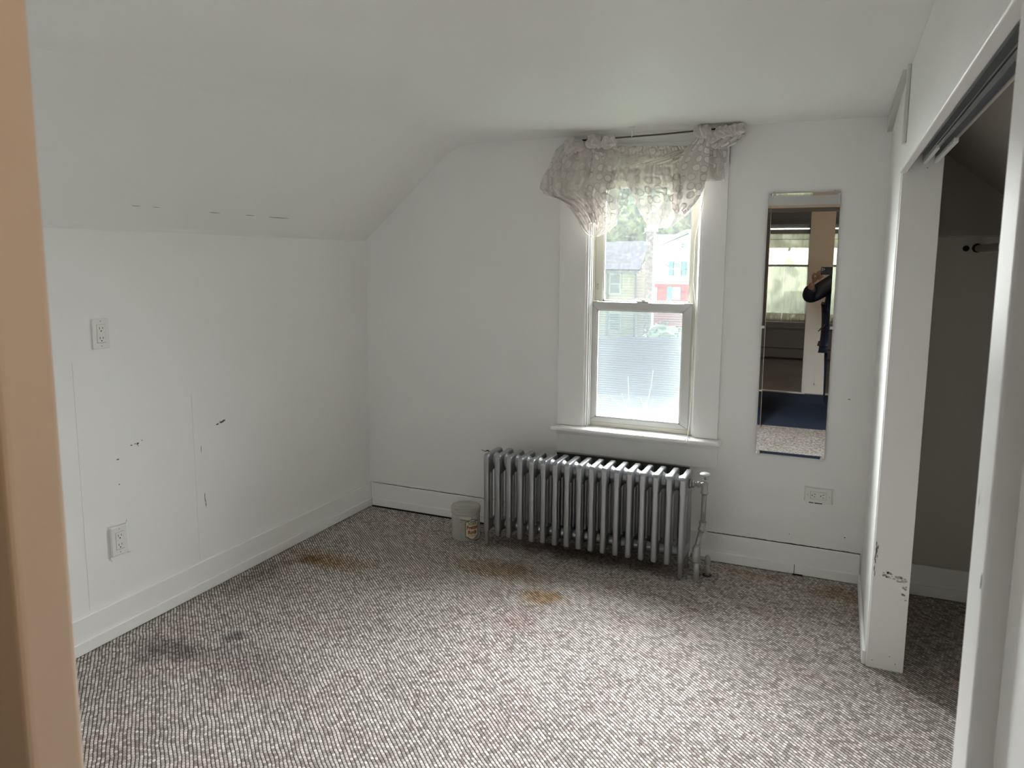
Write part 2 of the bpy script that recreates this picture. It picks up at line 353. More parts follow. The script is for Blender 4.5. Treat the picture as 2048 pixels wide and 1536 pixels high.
# closet partition, header, near post, recessed wall, closet shell
bm = nb(); box(bm, XR, XR+0.018, -0.768, 0, 0, 2.094); box(bm, XR+0.018, 2.822, -0.768, 0, 0, 1.94)
part = struct('wall_partition', bm, M['wall'], bevel=0.003)
jf = obj('jamb_board', nb(XR+0.004, 2.822, -0.776, -0.766, 0, 1.848), M['trim'], part, bevel=0.002)
bm = nb(); box(bm, XR, XR+0.02, -2.635, -0.768, 1.792, 2.094); box(bm, XR+0.02, 2.822, -2.635, -0.768, 1.850, 1.965)
hd = struct('wall_header', bm, M['wall'])
obj('header_trim', nb(XR-0.004, XR+0.018, -2.635, -0.772, 1.776, 1.796), M['trim'], hd, bevel=0.003)
obj('soffit_strip', nb(2.800, 2.824, -2.635, -0.772, 1.838, 1.852), M['beigeframe'], hd, bevel=0.002)
bm = nb(); box(bm, XR, 2.822, -2.725, -2.635, 0, 1.95)
np_ = struct('wall_post', bm, M['trim'], bevel=0.004)
struct('wall_right', nb(2.723, 2.822, -3.27, -2.725, 0, 2.08), M['wall'])
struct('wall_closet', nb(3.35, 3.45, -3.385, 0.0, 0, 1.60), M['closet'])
# panels closing the closet's back: painted board below, darker plate for the recess above
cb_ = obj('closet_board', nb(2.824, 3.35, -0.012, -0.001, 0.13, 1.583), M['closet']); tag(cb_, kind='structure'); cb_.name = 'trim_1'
bmh = nb(); tube(bmh, [(3.004, -0.0135, 1.536), (3.004, -0.011, 1.536)], 0.0125, 16)
obj('bored_hole', bmh, M['dark'], cb_)
bmh = nb(); tube(bmh, [(3.044, -0.0135, 1.538), (3.044, -0.011, 1.538)], 0.019, 16)
obj('rod_socket', bmh, M['dark'], cb_)
bm = nb(); tube(bm, [(3.049, -0.014, 1.536), (3.049, -2.55, 1.536)], 0.0145, 16)
rod = obj('closet_rod', bm, M['closet'], smooth=True); tag(rod, 'round wooden hanging rod running through the dark closet', 'closet rod')
# closet back plate above the board; recess shade painted in as darker colour
struct('closet_dark_plate', nb(2.824, 3.35, -0.008, -0.001, 1.590, 1.95), paint('closet_recess_shade', (0.33, 0.31, 0.28), 0.7, 0.2, 0.2, 60, 0.05))
# doorway wall at the camera's end
bm = nb(); box(bm, -0.12, 1.80, -3.385, -3.27, 0, 2.25); box(bm, 2.735, 3.45, -3.385, -3.27, 0, 2.25); box(bm, 1.80, 2.735, -3.385, -3.27, 1.955, 2.25)
struct('wall_front', bm, [M['wall']])
bm = nb(); box(bm, 1.80, 1.950, -3.315, -3.268, 0, 1.955)
dj = struct('door_1', bm, M['tan'], bevel=0.006, seg=3)
obj('casing', nb(1.80, 1.940, -3.268, -3.2625, 0, 2.02), M['trim'], dj, bevel=0.003)
obj('head_jamb', nb(1.80, 2.735, -3.385, -3.285, 1.932, 1.955), M['tan'], dj)
obj('head_stop', nb(1.95, 2.735, -3.335, -3.30, 1.900, 1.932), paint('dark_stop', (0.20, 0.17, 0.14), 0.6, 0.3, 0.1, 60, 0.03), dj)
# track pair under the closet header
tr = empty('closet_door_track', (2.76, -1.70, 1.85))
tag(tr, 'double aluminium sliding door track under the closet header', 'door track')
def rel(bm, e):
    bmesh.ops.translate(bm, verts=bm.verts, vec=-e.location); return bm
for k, (xa, xb) in enumerate(((2.728, 2.760), (2.764, 2.796))):
    bm = nb()
    box(bm, xa, xb, -2.63, -0.785, 1.836, 1.8495); box(bm, xa, xa+0.003, -2.63, -0.785, 1.812, 1.836); box(bm, xb-0.003, xb, -2.63, -0.785, 1.812, 1.836)
    box(bm, xa+0.003, xa+0.008, -2.63, -0.785, 1.812, 1.815)
    obj('track_channel', rel(bm, tr), M['track'], tr)
for (y0, y1, xa) in ((-1.16, -0.80, 2.762), (-1.28, -0.80, 2.794)):
    bm = nb(); box(bm, xa-0.004, xa+0.008, y0, y1, 1.800, 1.815)
    obj('nylon_strip', rel(bm, tr), M['trim'], tr, bevel=0.003)
# pieces on the partition top: grey strip for a shaded recess and grey wedge at the ceiling
bm = nb(); box(bm, XR-0.011, XR-0.0005, -0.930, -0.885, 1.855, 2.094)
struct('recess_shade_strip', bm, paint('recess_shade', (0.62, 0.615, 0.60), 0.5, 0.3, 0.2, 60, 0.03), bevel=0.002)  # grey colour stands in for the shade of a recess
bm = nb(); prism(bm, [(-0.002, 2.094), (-0.002, 2.030), (-0.45, 2.075), (-0.86, 2.094)], 'x', XR-0.020, XR-0.0005)
struct('grey_wedge', bm, paint('cove_shadow', (0.55, 0.55, 0.53), 0.5, 0.3, 0.2, 60, 0.03))  # wedge form and darker grey imitate the triangular shadow at the ceiling
# baseboards (board + quarter shoe)
def baseboard(name, x0, x1, y0, y1, shoe, h=0.141, d=0.014, parts=True):
    """runs along x (y0==y1) or y; shoe = inward direction sign"""
    bm = nb()
    b2 = nb()
    if y0 == y1:
        box(bm, x0, x1, y0-d, y0-0.0005, 0.003, h); box(b2, x0+0.012, x1, y0-d-0.010, y0-d, 0.003, 0.052)
    else:
        s = shoe; xa, xb = sorted((x0+s*0.0005, x0+s*d)); box(bm, xa, xb, y0, y1, 0.003, h)
        xa, xb = sorted((x0+s*d, x0+s*(d+0.010))); box(b2, xa, xb, y0, y1, 0.003, 0.052)
    b_ = struct(name, bm, M['trim'], bevel=0.003); obj('shoe_moulding', b2, M['trim'], b_, bevel=0.004, seg=3)
    return b_
baseboard('baseboard_left', 0, 0, -3.26, -0.001, 1)
bb = baseboard('baseboard_back', 0.015, 2.69, 0, 0, 0)
baseboard('baseboard_closet', 2.824, 3.345, -0.012, -0.012, 0)
bm = nb(); box(bm, XR-0.012, XR-0.0005, -0.77, -0.03, 0.003, 0.055)
struct('baseboard_partition', bm, M['trim'], bevel=0.003)
# dark gap line under the back baseboard and grime line on top
bm = nb(); box(bm, 0.03, 0.86, -0.028, -0.0245, 0.0005, 0.009); obj('dark_gap', bm, M['dark'], bb)
def ragged_line(bm, pts, wid, off, n=40, seed=1, gap=0.0):
    """irregular thin ribbon in plane given by off vector"""
    rnd = random.Random(seed); P = [Vector(p) for p in pts]
    d = P[1]-P[0]; nrm = d.normalized().cross(off.normalized())
    prev = None
    for k in range(n+1):
        c = P[0]+d*k/n; w_ = wid*(0.35+rnd.random()*1.1)
        if gap and rnd.random() < gap: prev = None; continue
        cur = (c+nrm*w_*0.5, c-nrm*w_*0.5)
        if prev:
            vs = [bm.verts.new(v+off) for v in (prev[0], prev[1], cur[1], cur[0])]; bm.faces.new(vs)
        prev = cur
    bmesh.ops.solidify(bm, geom=bm.faces[:], thickness=0.0003)
    return bm
bm = nb(); ragged_line(bm, [(2.0, -0.0005, 0.1415), (2.69, -0.0005, 0.1415)], 0.006, Vector((0, -0.0006, 0)), 90, 3)
obj('grime_line', bm, M['markbrown'], wb)
bm = nb(); ragged_line(bm, [(0.02, -0.0005, 0.143), (0.9, -0.0005, 0.143)], 0.003, Vector((0, -0.0006, 0)), 60, 4)
obj('grime_line', bm, M['seam'], wb)
bm = nb(); box(bm, 2.410, 2.413, -0.0255, -0.023, 0.005, 0.052); obj('joint', bm, M['mark'], bb)
bm = nb(); box(bm, 2.405, 2.45, -0.0265, -0.0240, 0.0005, 0.007); obj('dark_gap', bm, M['dark'], bb)

# marks on the walls
def blob(bm, c, u, v, ru, rv, nrm, seed, n=16):
    rnd = random.Random(seed); c = Vector(c); u = Vector(u); v = Vector(v); nrm = Vector(nrm)
    vs = [bm.verts.new(c+u*math.cos(2*PI*k/n)*ru*(0.55+rnd.random()*0.6)+v*math.sin(2*PI*k/n)*rv*(0.55+rnd.random()*0.6)+nrm*0.0006) for k in range(n)]
    f = bm.faces.new(vs); return f
Y_, Z_, X_ = (0, 1, 0), (0, 0, 1), (1, 0, 0)
bm = nb()
for c, ru, rv in (((0, -1.16, 0.742), 0.018, 0.006), ((0, -1.145, 0.746), 0.009, 0.005), ((0, -1.185, 0.737), 0.010, 0.004),
                  ((0, -1.286, 0.645), 0.0018, 0.022), ((0, -1.278, 0.425), 0.0022, 0.022), ((0, -1.274, 0.395), 0.0020, 0.020),
                  ((0, -1.635, 0.742), 0.006, 0.0025), ((0, -1.618, 0.744), 0.003, 0.0025), ((0, -1.606, 0.742), 0.007, 0.005), ((0, -1.604, 0.733), 0.003, 0.002), ((0, -1.585, 0.751), 0.003, 0.002), ((0, -1.70, 0.70), 0.008, 0.003),
                  ((0, -1.70, 0.60), 0.003, 0.003)):
    blob(bm, c, Y_, Z_, ru, rv, X_, int(c[1]*-1000))
bmesh.ops.recalc_face_normals(bm, faces=bm.faces[:])
obj('scuff_mark', bm, M['mark'], wl)
bm = nb()
for y in (-1.325, -1.86, -2.42): box(bm, 0.0001, 0.0007, y, y+0.0022, 0.15, 1.1 if y < -1.4 else 0.9)
obj('panel_seam', bm, paint('seam_paint', (0.76, 0.755, 0.73), 0.5, 0.3, 0.1, 60, 0.02), wl)
bm = nb()
for (c, ru, rv) in (((2.60, 0, 0.86), 0.006, 0.0025), ((2.62, 0, 0.21), 0.004, 0.003), ((2.38, 0, 0.19), 0.002, 0.003)):
    blob(bm, c, X_, Z_, ru, rv, (0, -1, 0), int(c[0]*999))
bmesh.ops.recalc_face_normals(bm, faces=bm.faces[:])
obj('scuff_mark', bm, M['mark'], wb)
# cracks along the slope
bm = nb()
sl = Vector((0.47, 0, 0.47*0.852)).normalized(); nr = Vector((sl.z, 0, -sl.x))
for px0, px1, py0, py1, wd in ((263, 280, 411, 412, 0.0022), (304, 321, 413.5, 414.5, 0.0016), (418, 440, 424.5, 426, 0.0026), (491, 509, 430, 431, 0.0026), (537, 578, 434, 436.5, 0.0034)):
    ends = []
    for px, py in ((px0, py0), (px1, py1)):
        d = fw + rt*((px-1015.90)/F_PX) - up*((py-718.76)/F_PX)
        p0 = Vector((0.02, 0, ZK+0.022)); t = (p0-CAM).dot(nr)/d.dot(nr); ends.append(CAM+d*t)
    a, b = ends; vs = []
    for k, ww in ((0, 0.3), (0.3, 1), (0.7, 0.9), (1, 0.3)):
        c = a.lerp(b, k); vs.append((c+sl*wd*ww*0.5, c-sl*wd*ww*0.5))
    for q0, q1 in zip(vs, vs[1:]):
        bm.faces.new([bm.verts.new(v+nr*0.0012) for v in (q0[0], q0[1], q1[1], q1[0])])
obj('crack', bm, M['crack'], ce)
# marks on the jamb board
bm = nb(); rnd = random.Random(5)
for k in range(26):
    x = 2.735+rnd.random()*0.075; z = 0.355+rnd.random()*0.02-(x-2.735)*0.25
    blob(bm, (x, -0.776, z), X_, Z_, 0.003+rnd.random()*0.005, 0.002+rnd.random()*0.004, (0, -1, 0), k)
for k in range(10):
    blob(bm, (2.80+rnd.random()*0.014, -0.776, 0.27+rnd.random()*0.06), X_, Z_, 0.005, 0.003, (0, -1, 0), k+50)
for c in ((2.775, -0.776, 0.055), (2.775, -0.776, 1.79), (2.795, -0.776, 0.03), (2.72, -0.776, 0.03)): blob(bm, c, X_, Z_, 0.0035, 0.003, (0, -1, 0), 9)
bmesh.ops.recalc_face_normals(bm, faces=bm.faces[:])
obj('scuff_mark', bm, M['seam'], part)
bm = nb()
for k in range(12): blob(bm, (2.704+rnd.random()*0.008, -0.776, 0.34+rnd.random()*0.14), X_, Z_, 0.0012+rnd.random()*0.0012, 0.004+rnd.random()*0.010, (0, -1, 0), k+80)
bmesh.ops.recalc_face_normals(bm, faces=bm.faces[:])
obj('chipped_paint', bm, M['markgrey'], part)
bm = nb(); blob(bm, (XR, -2.715, 1.12), Y_, Z_, 0.003, 0.012, (-1, 0, 0), 3); blob(bm, (XR, -2.66, 1.20), Y_, Z_, 0.0015, 0.012, (-1, 0, 0), 4)
obj('dent', bm, M['mark'], np_)

# ------------------------------------------------------------------ window
win = struct('window_1', nb(WX0, WX0+0.018, 0.0, 0.16, WZ0, WZ1), M['trim'])   # left reveal liner
bm = nb(); box(bm, WX1-0.018, WX1, 0.0, 0.16, WZ0, WZ1); obj('reveal', bm, M['trim'], win)
bm = nb(); box(bm, WX0, WX1, 0.0, 0.16, WZ1-0.018, WZ1); obj('reveal', bm, M['trim'], win)
bm = nb(); box(bm, 1.203, WX0+0.004, -0.020, -0.0005, 0.618, 2.02); obj('casing', bm, M['trim'], win, bevel=0.002)
bm = nb(); box(bm, WX1-0.004, 2.030, -0.020, -0.0005, 0.618, 2.02); obj('casing', bm, M['trim'], win, bevel=0.002)
bm = nb(); box(bm, 1.203, 2.030, -0.022, -0.0005, WZ1-0.01, 2.04); obj('head_casing', bm, M['trim'], win, bevel=0.002)
# inner stops (ribbed), each side
for s, xa in ((1, WX0+0.004), (-1, WX1-0.004)):
    bm = nb()
    for k, (w_, y0, y1) in enumerate(((0.012, -0.014, 0.0), (0.018, 0.0, 0.014), (0.024, 0.014, 0.026))):
        x0, x1 = sorted((xa, xa+s*w_)); box(bm, x0, x1, y0, y1, 0.622, WZ1-0.02)
    obj('stop', bm, M['trim'], win, bevel=0.002)
bm = nb(); box(bm, 1.185, 2.052, -0.082, 0.0, 0.592, 0.616); box(bm, WX0, WX1, 0.0, 0.16, 0.592, 0.616)
st = obj('sill', bm, M['trim'], win, bevel=0.010, seg=4)
bm = nb(); box(bm, 1.20, 2.035, -0.034, -0.0205, 0.572, 0.5915); obj('sill_moulding', bm, M['trim'], win, bevel=0.004)
bm = nb(); box(bm, 1.203, 2.033, -0.0205, -0.0005, 0.470, 0.5915); obj('apron', bm, M['trim'], win, bevel=0.002)
bm = nb(); blob(bm, (1.46, -0.045, 0.6165), X_, Y_, 0.014, 0.006, (0, 0, 1), 2); blob(bm, (1.68, -0.079, 0.612), X_, Z_, 0.005, 0.004, (0, -1, 0), 3); blob(bm, (1.485, -0.05, 0.6165), X_, Y_, 0.007, 0.003, (0, 0, 1), 5)
obj('chipped_paint', bm, M['crack'], st)
def sash(name, x0, x1, z0, z1, y0, y1, rail_b, rail_t, stile, mat, gmat):
    """rectangular sash with mitred frame built as one ring mesh"""
    bm = nb()
    o_ = [(x0, z0), (x1, z0), (x1, z1), (x0, z1)]; i_ = [(x0+stile, z0+rail_b), (x1-stile, z0+rail_b), (x1-stile, z1-rail_t), (x0+stile, z1-rail_t)]
    V = {}
    for tg, pts in (('o', o_), ('i', i_)):
        for yy, ys in ((y0, 'f'), (y1, 'b')):
            V[tg+ys] = [bm.verts.new((p[0], yy, p[1])) for p in pts]
    for k in range(4):
        j = (k+1) % 4
        bm.faces.new((V['of'][k], V['of'][j], V['if'][j], V['if'][k])); bm.faces.new((V['ob'][j], V['ob'][k], V['ib'][k], V['ib'][j]))
        bm.faces.new((V['of'][j], V['of'][k], V['ob'][k], V['ob'][j])); bm.faces.new((V['if'][k], V['if'][j], V['ib'][j], V['ib'][k]))
    bmesh.ops.recalc_face_normals(bm, faces=bm.faces[:])
    s = obj(name, bm, mat, win, bevel=0.0025)
    ym = (y0+y1)/2
    bm = nb(); box(bm, x0+stile-0.004, x1-stile+0.004, ym-0.0015, ym+0.0015, z0+rail_b-0.004, z1-rail_t+0.004)
    obj('pane', bm, gmat, s)
    # glazing bead
    bm = nb(); g = 0.007
    X0, X1, Z0, Z1 = x0+stile, x1-stile, z0+rail_b, z1-rail_t
    box(bm, X0, X0+g, y0+0.004, ym, Z0, Z1); box(bm, X1-g, X1, y0+0.004, ym, Z0, Z1); box(bm, X0, X1, y0+0.004, ym, Z0, Z0+g); box(bm, X0, X1, y0+0.004, ym, Z1-g, Z1)
    obj('glazing_bead', bm, M['plastic'], s)
    return s
low = sash('sash', 1.353, 1.878, 0.640, 1.268, 0.030, 0.058, 0.024, 0.040, 0.041, M['aluframe'], M['glass_lower'])
upp = sash('sash', 1.366, 1.900, 1.225, 1.880, 0.072, 0.098, 0.045, 0.036, 0.044, M['beigeframe'], M['glass_upper'])
# mitre joints, latch, keeper slots
bm = nb()
for x, z, sx_, sz_ in ((1.353, 0.640, 1, 1), (1.878, 0.640, -1, 1), (1.353, 1.268, 1, -1), (1.878, 1.268, -1, -1)):
    ex, ez = x+sx_*0.041, z+sz_*(0.024 if sz_ > 0 else 0.040)
    tube(bm, [(x+sx_*0.003, 0.0296, z+sz_*0.003), (ex, 0.0296, ez)], 0.0007, 6)
obj('mitre_joint', bm, M['mark'], low)
bm = nb(); box(bm, 1.600, 1.660, 0.032, 0.056, 1.268, 1.276); tube(bm, [(1.632, 0.044, 1.276), (1.632, 0.044, 1.283)], 0.012, 14); box(bm, 1.590, 1.634, 0.038, 0.047, 1.281, 1.287)
obj('sash_latch', bm, M['plastic'], low, bevel=0.002)
bm = nb(); box(bm, 1.353, 1.396, 0.026, 0.060, 1.2685, 1.272); box(bm, 1.836, 1.878, 0.026, 0.060, 1.2685, 1.272)
obj('tilt_latch', bm, M['plastic'], low, bevel=0.001)
for xa in (1.378, 1.880):
    bm = nb()
    for (a_, b_, c_, d_) in ((0, 0.008, 0, 0.0015), (0, 0.008, 0.0265, 0.028), (0, 0.0015, 0, 0.028), (0.0065, 0.008, 0, 0.028)): box(bm, xa+a_, xa+b_, 0.0712, 0.0722, 1.33+c_, 1.33+d_)
    obj('night_latch', bm, M['mark'], upp)
bm = nb(); box(bm, 1.3605, 1.3665, 0.026, 0.028, 1.272, 1.60); box(bm, 1.3605, 1.362, 0.060, 0.072, 0.66, 1.88); box(bm, 1.3975+0.505, 1.905, 0.058, 0.071, 0.66, 1.88)
obj('jamb_gasket', bm, M['dark'], win)
bm = nb(); box(bm, 1.345, 1.366, 0.058, 0.110, 0.62, 1.91); box(bm, 1.8795, 1.921, 0.030, 0.062, 0.62, 1.91); box(bm, 1.900, 1.921, 0.062, 0.110, 0.62, 1.91); box(bm, 1.36, 1.905, 0.062, 0.110, 1.880, 1.915)
obj('frame_liner', bm, M['beigeframe'], win)
bm = nb(); box(bm, 1.36, 1.906, 0.029, 0.11, 0.6165, 0.640)
obj('frame_sill', bm, M['beigeframe'], win, bevel=0.002)
bm = nb(); box(bm, 1.366, 1.900, 0.118, 0.1186, 0.625, 1.25)
obj('insect_screen', bm, M['screen'], win)
bm = nb(); box(bm, 1.362, 1.905, 0.112, 0.125, 1.245, 1.262); box(bm, 1.362, 1.374, 0.112, 0.125, 0.62, 1.25); box(bm, 1.893, 1.905, 0.112, 0.125, 0.62, 1.25); box(bm, 1.362, 1.905, 0.112, 0.125, 0.6165, 0.632)
obj('screen_frame', bm, M['plastic'], win)
# grey roll standing in for the shaded reveal under the head
bm = nb(); tube(bm, [(1.362, -0.002, 1.905), (1.904, -0.002, 1.905)], 0.013, 16)
rs = obj('head_shade_roll', bm, paint('head_shade_grey', (0.36, 0.35, 0.33), 0.7, 0.2, 0.2, 60, 0.05)); tag(rs, 'grey roll standing in for the shaded window head behind the lace', 'blind')
bm = nb(); box(bm, 1.362, 1.904, -0.004, 0.0, 1.872, 1.900); obj('head_shade_bar', bm, M['greywood'], rs)
# pull cord hanging on the right
pc = [at(1409, 380, -0.024), at(1391, 480, -0.026), at(1387, 560, -0.026), at(1392, 620, -0.028), at(1386, 700, -0.030), at(1384, 780, -0.034), at(1380, 840, -0.07), at(1376, 872, -0.090), at(1374, 893, -0.092)]
bm = nb(); tube(bm, pc, 0.0017, 6)
pcd = obj('pull_cord', bm, M['cord'], smooth=True); tag(pcd, 'thin white blind cord hanging down the right side of the window', 'cord')
bm = nb(); e0 = pc[-2]
tube(bm, [e0+Vector((0, -.002, 0)), e0+Vector((-0.012, -0.003, -0.022)), e0+Vector((-0.020, -0.002, -0.036))], [0.0012, 0.0012, 0.0008], 6)
tube(bm, [e0+Vector((0, -.002, 0)), e0+Vector((0.010, -0.003, -0.012))], [0.0014, 0.0009], 6)
obj('cord_end', bm, M['cord'], pcd)

# ------------------------------------------------------------------ curtains
def rnd_fold(u, seed, k=7): return math.sin(u*k*2*PI+seed)*0.5+math.sin(u*k*3.7+seed*2.3)*0.5
def cloth(name, rows, Y, mat, parent, folds, fdepth, bulge, seed, nu=70, nv=60, slant=0.0, uvs=(1, 1), pinch=0.0):
    """rows: (py, pxl, pxr) outline on the curtain plane; the sheet bellies out towards the room and carries folds"""
    bm = bmesh.new(); uvl = bm.loops.layers.uv.new('UV'); ys = [r[0] for r in rows]; g = []
    for j in range(nv+1):
        t = j/nv; py = ys[0]+(ys[-1]-ys[0])*t
        i = 0
        while i < len(rows)-2 and py > rows[i+1][0]: i += 1
        a, b = rows[i], rows[i+1]; k = (py-a[0])/(b[0]-a[0]); k = max(0, min(1, k)); k2 = k*k*(3-2*k)
        xl = a[1]+(b[1]-a[1])*k; xr = a[2]+(b[2]-a[2])*k
        row = []
        for i2 in range(nu+1):
            u = i2/nu
            ph = folds*(u + slant*(t-0.5)*(u-0.5))
            f = math.sin(2*PI*ph+seed+1.5*noise.noise((u*3, t*3, seed)))*0.6 + 0.6*noise.noise((u*folds*1.6, t*2.4, seed+5))
            amp = fdepth*(0.35+0.65*math.sin(PI*min(1, max(0, t*0.9+0.1))))
            belly = bulge*math.sin(PI*u)**0.7*math.sin(PI*(0.08+0.9*t))**0.8
            jitter = 2.2*noise.noise((t*6, u*4, seed+9))
            px = xl+(xr-xl)*u + (jitter if 0 < i2 < nu else 0)
            p = at(px, py + 1.5*noise.noise((u*8, t*5, seed+2)), Y)
            p.y = Y - belly - amp*f
            # keep it on the same line of sight spread without changing size noticeably
            row.append((bm.verts.new(p), u, t))
        g.append(row)
    for j in range(nv):
        for i in range(nu):
            q = (g[j][i], g[j+1][i], g[j+1][i+1], g[j][i+1]); f = bm.faces.new([a_[0] for a_ in q]); f.smooth = True
            for lp, a_ in zip(f.loops, q): lp[uvl].uv = (a_[1]*uvs[0], a_[2]*uvs[1])
    return obj(name, bm, mat, parent)
def crumple(bm, c, r, seed, stretch=(1, 1, 1), ridges=5, sub=4):
    """puffy knotted cloth bundle"""
    c = Vector(c); st_ = Vector(stretch)
    geo = bmesh.ops.create_icosphere(bm, subdivisions=sub, radius=1.0)
    for v in geo['verts']:
        p = v.co.copy()
        n_ = noise.noise(p*1.5+Vector((seed, 0, 0)))*0.5
        rg = abs(math.sin(p.x*ridges+2.5*noise.noise(p*1.2+Vector((0, seed, 0)))+p.z*1.7+seed))
        k = 0.78+n_*0.55+0.26*rg
        v.co = c+Vector((p.x*st_.x, p.y*st_.y, p.z*st_.z))*r*k
    for f in bm.faces: f.smooth = True
YR = -0.075
crod = empty('curtain_rod', at(1316, 268, YR))
tag(crod, 'dark narrow curtain rod fixed at the ceiling over the window', 'curtain rod')
bm = nb(); tube(bm, [at(1130, 283, YR), at(1232, 276, YR), at(1330, 268, YR), at(1430, 258, YR), at(1486, 250, YR)], 0.0055, 10, ry=0.7)
for v in bm.verts: v.co.z = min(v.co.z, 2.093)
obj('rod_bar', rel(bm, crod), M['rod'], crod)
for px, py in ((1142, 285), (1470, 256)):
    p = at(px, py, YR); bm = nb(); box(bm, p.x-0.006, p.x+0.006, YR, -0.023, p.z-0.012, min(2.092, p.z+0.012))
    obj('bracket', rel(bm, crod), M['rod'], crod)
# flat lace panel on its own rod pocket
lv = empty('lace_valance', at(1330, 330, -0.045))
tag(lv, 'flat sheer lace panel with circle pattern gathered straight across the window top', 'curtain')
fl = cloth('sheer_panel', [(298, 1232, 1440), (305, 1230, 1446), (330, 1232, 1448), (362, 1234, 1450)], -0.045, M['lace'], lv, 9, 0.007, 0.004, 2.1, 110, 24, uvs=(1.0, 0.32)); fl.matrix_parent_inverse = lv.matrix_world.inverted()
fl.location = -lv.location
pk = cloth('gathered_header', [(292, 1236, 1420), (297, 1234, 1424), (303, 1233, 1425), (309, 1234, 1424)], -0.052, M['lace_dense'], lv, 26, 0.006, 0.003, 5.1, 160, 12, uvs=(1.0, 0.1)); pk.location = -lv.location
for o_ in (fl, pk): o_.matrix_parent_inverse = Matrix.Identity(4)
fr_ = cloth('side_drop', [(285, 1412, 1452), (300, 1406, 1456), (330, 1404, 1452), (350, 1404, 1448), (362, 1405, 1440)], -0.040, M['lace_dense'], lv, 4, 0.005, 0.004, 8.3, 40, 24, uvs=(0.3, 0.4)); fr_.location = -lv.location

# left swag
ls = empty('curtain_swag', at(1180, 300, -0.085))
tag(ls, 'left sheer curtain swag knotted high and ballooning over the casing', 'curtain', 'knotted sheer curtain swags')
rowsL = [(286, 1128, 1228), (300, 1112, 1238), (325, 1098, 1240), (350, 1087, 1240), (378, 1081, 1239), (392, 1092, 1238), (400, 1116, 1238), (412, 1133, 1237), (432, 1150, 1237), (448, 1160, 1234), (458, 1164, 1222), (466, 1170, 1212), (470, 1175, 1204), (474, 1182, 1197)]
o_ = cloth('front_layer', rowsL, -0.090, M['lace'], ls, 5.5, 0.026, 0.050, 1.3, 110, 90, slant=0.9, uvs=(0.9, 1.0)); o_.location = -ls.location
rowsL2 = [(288, 1135, 1222), (320, 1106, 1232), (352, 1092, 1226), (382, 1086, 1210), (398, 1120, 1205), (430, 1152, 1202), (455, 1166, 1196)]
o_ = cloth('back_layer', rowsL2, -0.070, M['lace'], ls, 3.5, 0.010, 0.004, 4.4, 60, 50, uvs=(0.8, 1.0)); o_.location = -ls.location
rowsL3 = [(296, 1170, 1200), (330, 1166, 1222), (370, 1165, 1224), (400, 1168, 1214), (430, 1176, 1204), (446, 1184, 1196)]
o_ = cloth('middle_fold', rowsL3, -0.105, M['lace_dense'], ls, 2.0, 0.010, 0.040, 6.4, 50, 50, uvs=(0.4, 0.9)); o_.location = -ls.location
bm = nb()
p = at(1149, 293, -0.10); crumple(bm, (p.x, -0.105, p.z), 0.052, 1.0, (1.10, 0.85, 0.80))
p = at(1190, 285, -0.10); crumple(bm, (p.x, -0.110, p.z), 0.050, 3.0, (0.95, 0.9, 0.74))
p = at(1219, 284, -0.10); crumple(bm, (p.x, -0.108, p.z), 0.038, 5.0, (1.05, 0.9, 0.85))
p = at(1138, 318, -0.10); crumple(bm, (p.x, -0.100, p.z), 0.036, 8.0, (1.0, 0.7, 0.9))
for v in bm.verts: v.co.z = min(v.co.z, 2.0925); v.co.y = min(v.co.y, -0.024)
obj('knot', rel(bm, ls), M['lace_dense'], ls)
# right swag
rs_ = empty('curtain_swag', at(1400, 285, -0.085))
tag(rs_, 'right sheer curtain swag knotted at the ceiling and draped across the upper pane', 'curtain', 'knotted sheer curtain swags')
rowsR = [(306, 1244, 1418), (330, 1245, 1418), (350, 1248, 1414), (370, 1255, 1410), (390, 1263, 1402), (408, 1271, 1392), (425, 1280, 1378), (440, 1286, 1364), (450, 1294, 1350), (457, 1302, 1338)]
def cloth_r(rows, *a, **k): return cloth(*a, **k)
o_ = cloth('front_layer', [(300, 1352, 1420), (318, 1300, 1419)]+[r for r in rowsR[1:]], -0.085, M['lace'], rs_, 5.2, 0.024, 0.035, 2.7, 110, 80, slant=-1.2, uvs=(0.9, 0.9)); o_.location = -rs_.location
rowsR2 = [(278, 1392, 1420), (300, 1370, 1419), (330, 1352, 1417), (360, 1344, 1412), (390, 1340, 1402), (410, 1342, 1388), (428, 1350, 1370)]
o_ = cloth('bunched_fold', rowsR2, -0.100, M['lace_dense'], rs_, 2.2, 0.010, 0.040, 7.7, 60, 60, uvs=(0.4, 0.9)); o_.location = -rs_.location
bm = nb()
p = at(1408, 265, -0.10); crumple(bm, (p.x, -0.110, p.z), 0.040, 11.0, (1.0, 0.9, 0.9))
p = at(1425, 272, -0.10); crumple(bm, (p.x, -0.105, p.z-0.004), 0.034, 13.0, (1.0, 0.8, 0.8))
p = at(1448, 264, -0.10); crumple(bm, (p.x, -0.104, p.z), 0.040, 15.0, (1.2, 0.8, 0.75))
p = at(1474, 258, -0.10); crumple(bm, (p.x, -0.104, p.z), 0.036, 17.0, (1.1, 0.8, 0.8))
for v in bm.verts: v.co.z = min(v.co.z, 2.0925); v.co.y = min(v.co.y, -0.024)
obj('knot', rel(bm, rs_), M['lace_dense'], rs_)
o_ = cloth('tail', [(252, 1468, 1486), (262, 1440, 1492), (275, 1420, 1489), (288, 1408, 1470), (298, 1410, 1452)], -0.060, M['lace_dense'], rs_, 4, 0.010, 0.012, 9.1, 50, 30, uvs=(0.4, 0.3)); o_.location = -rs_.location

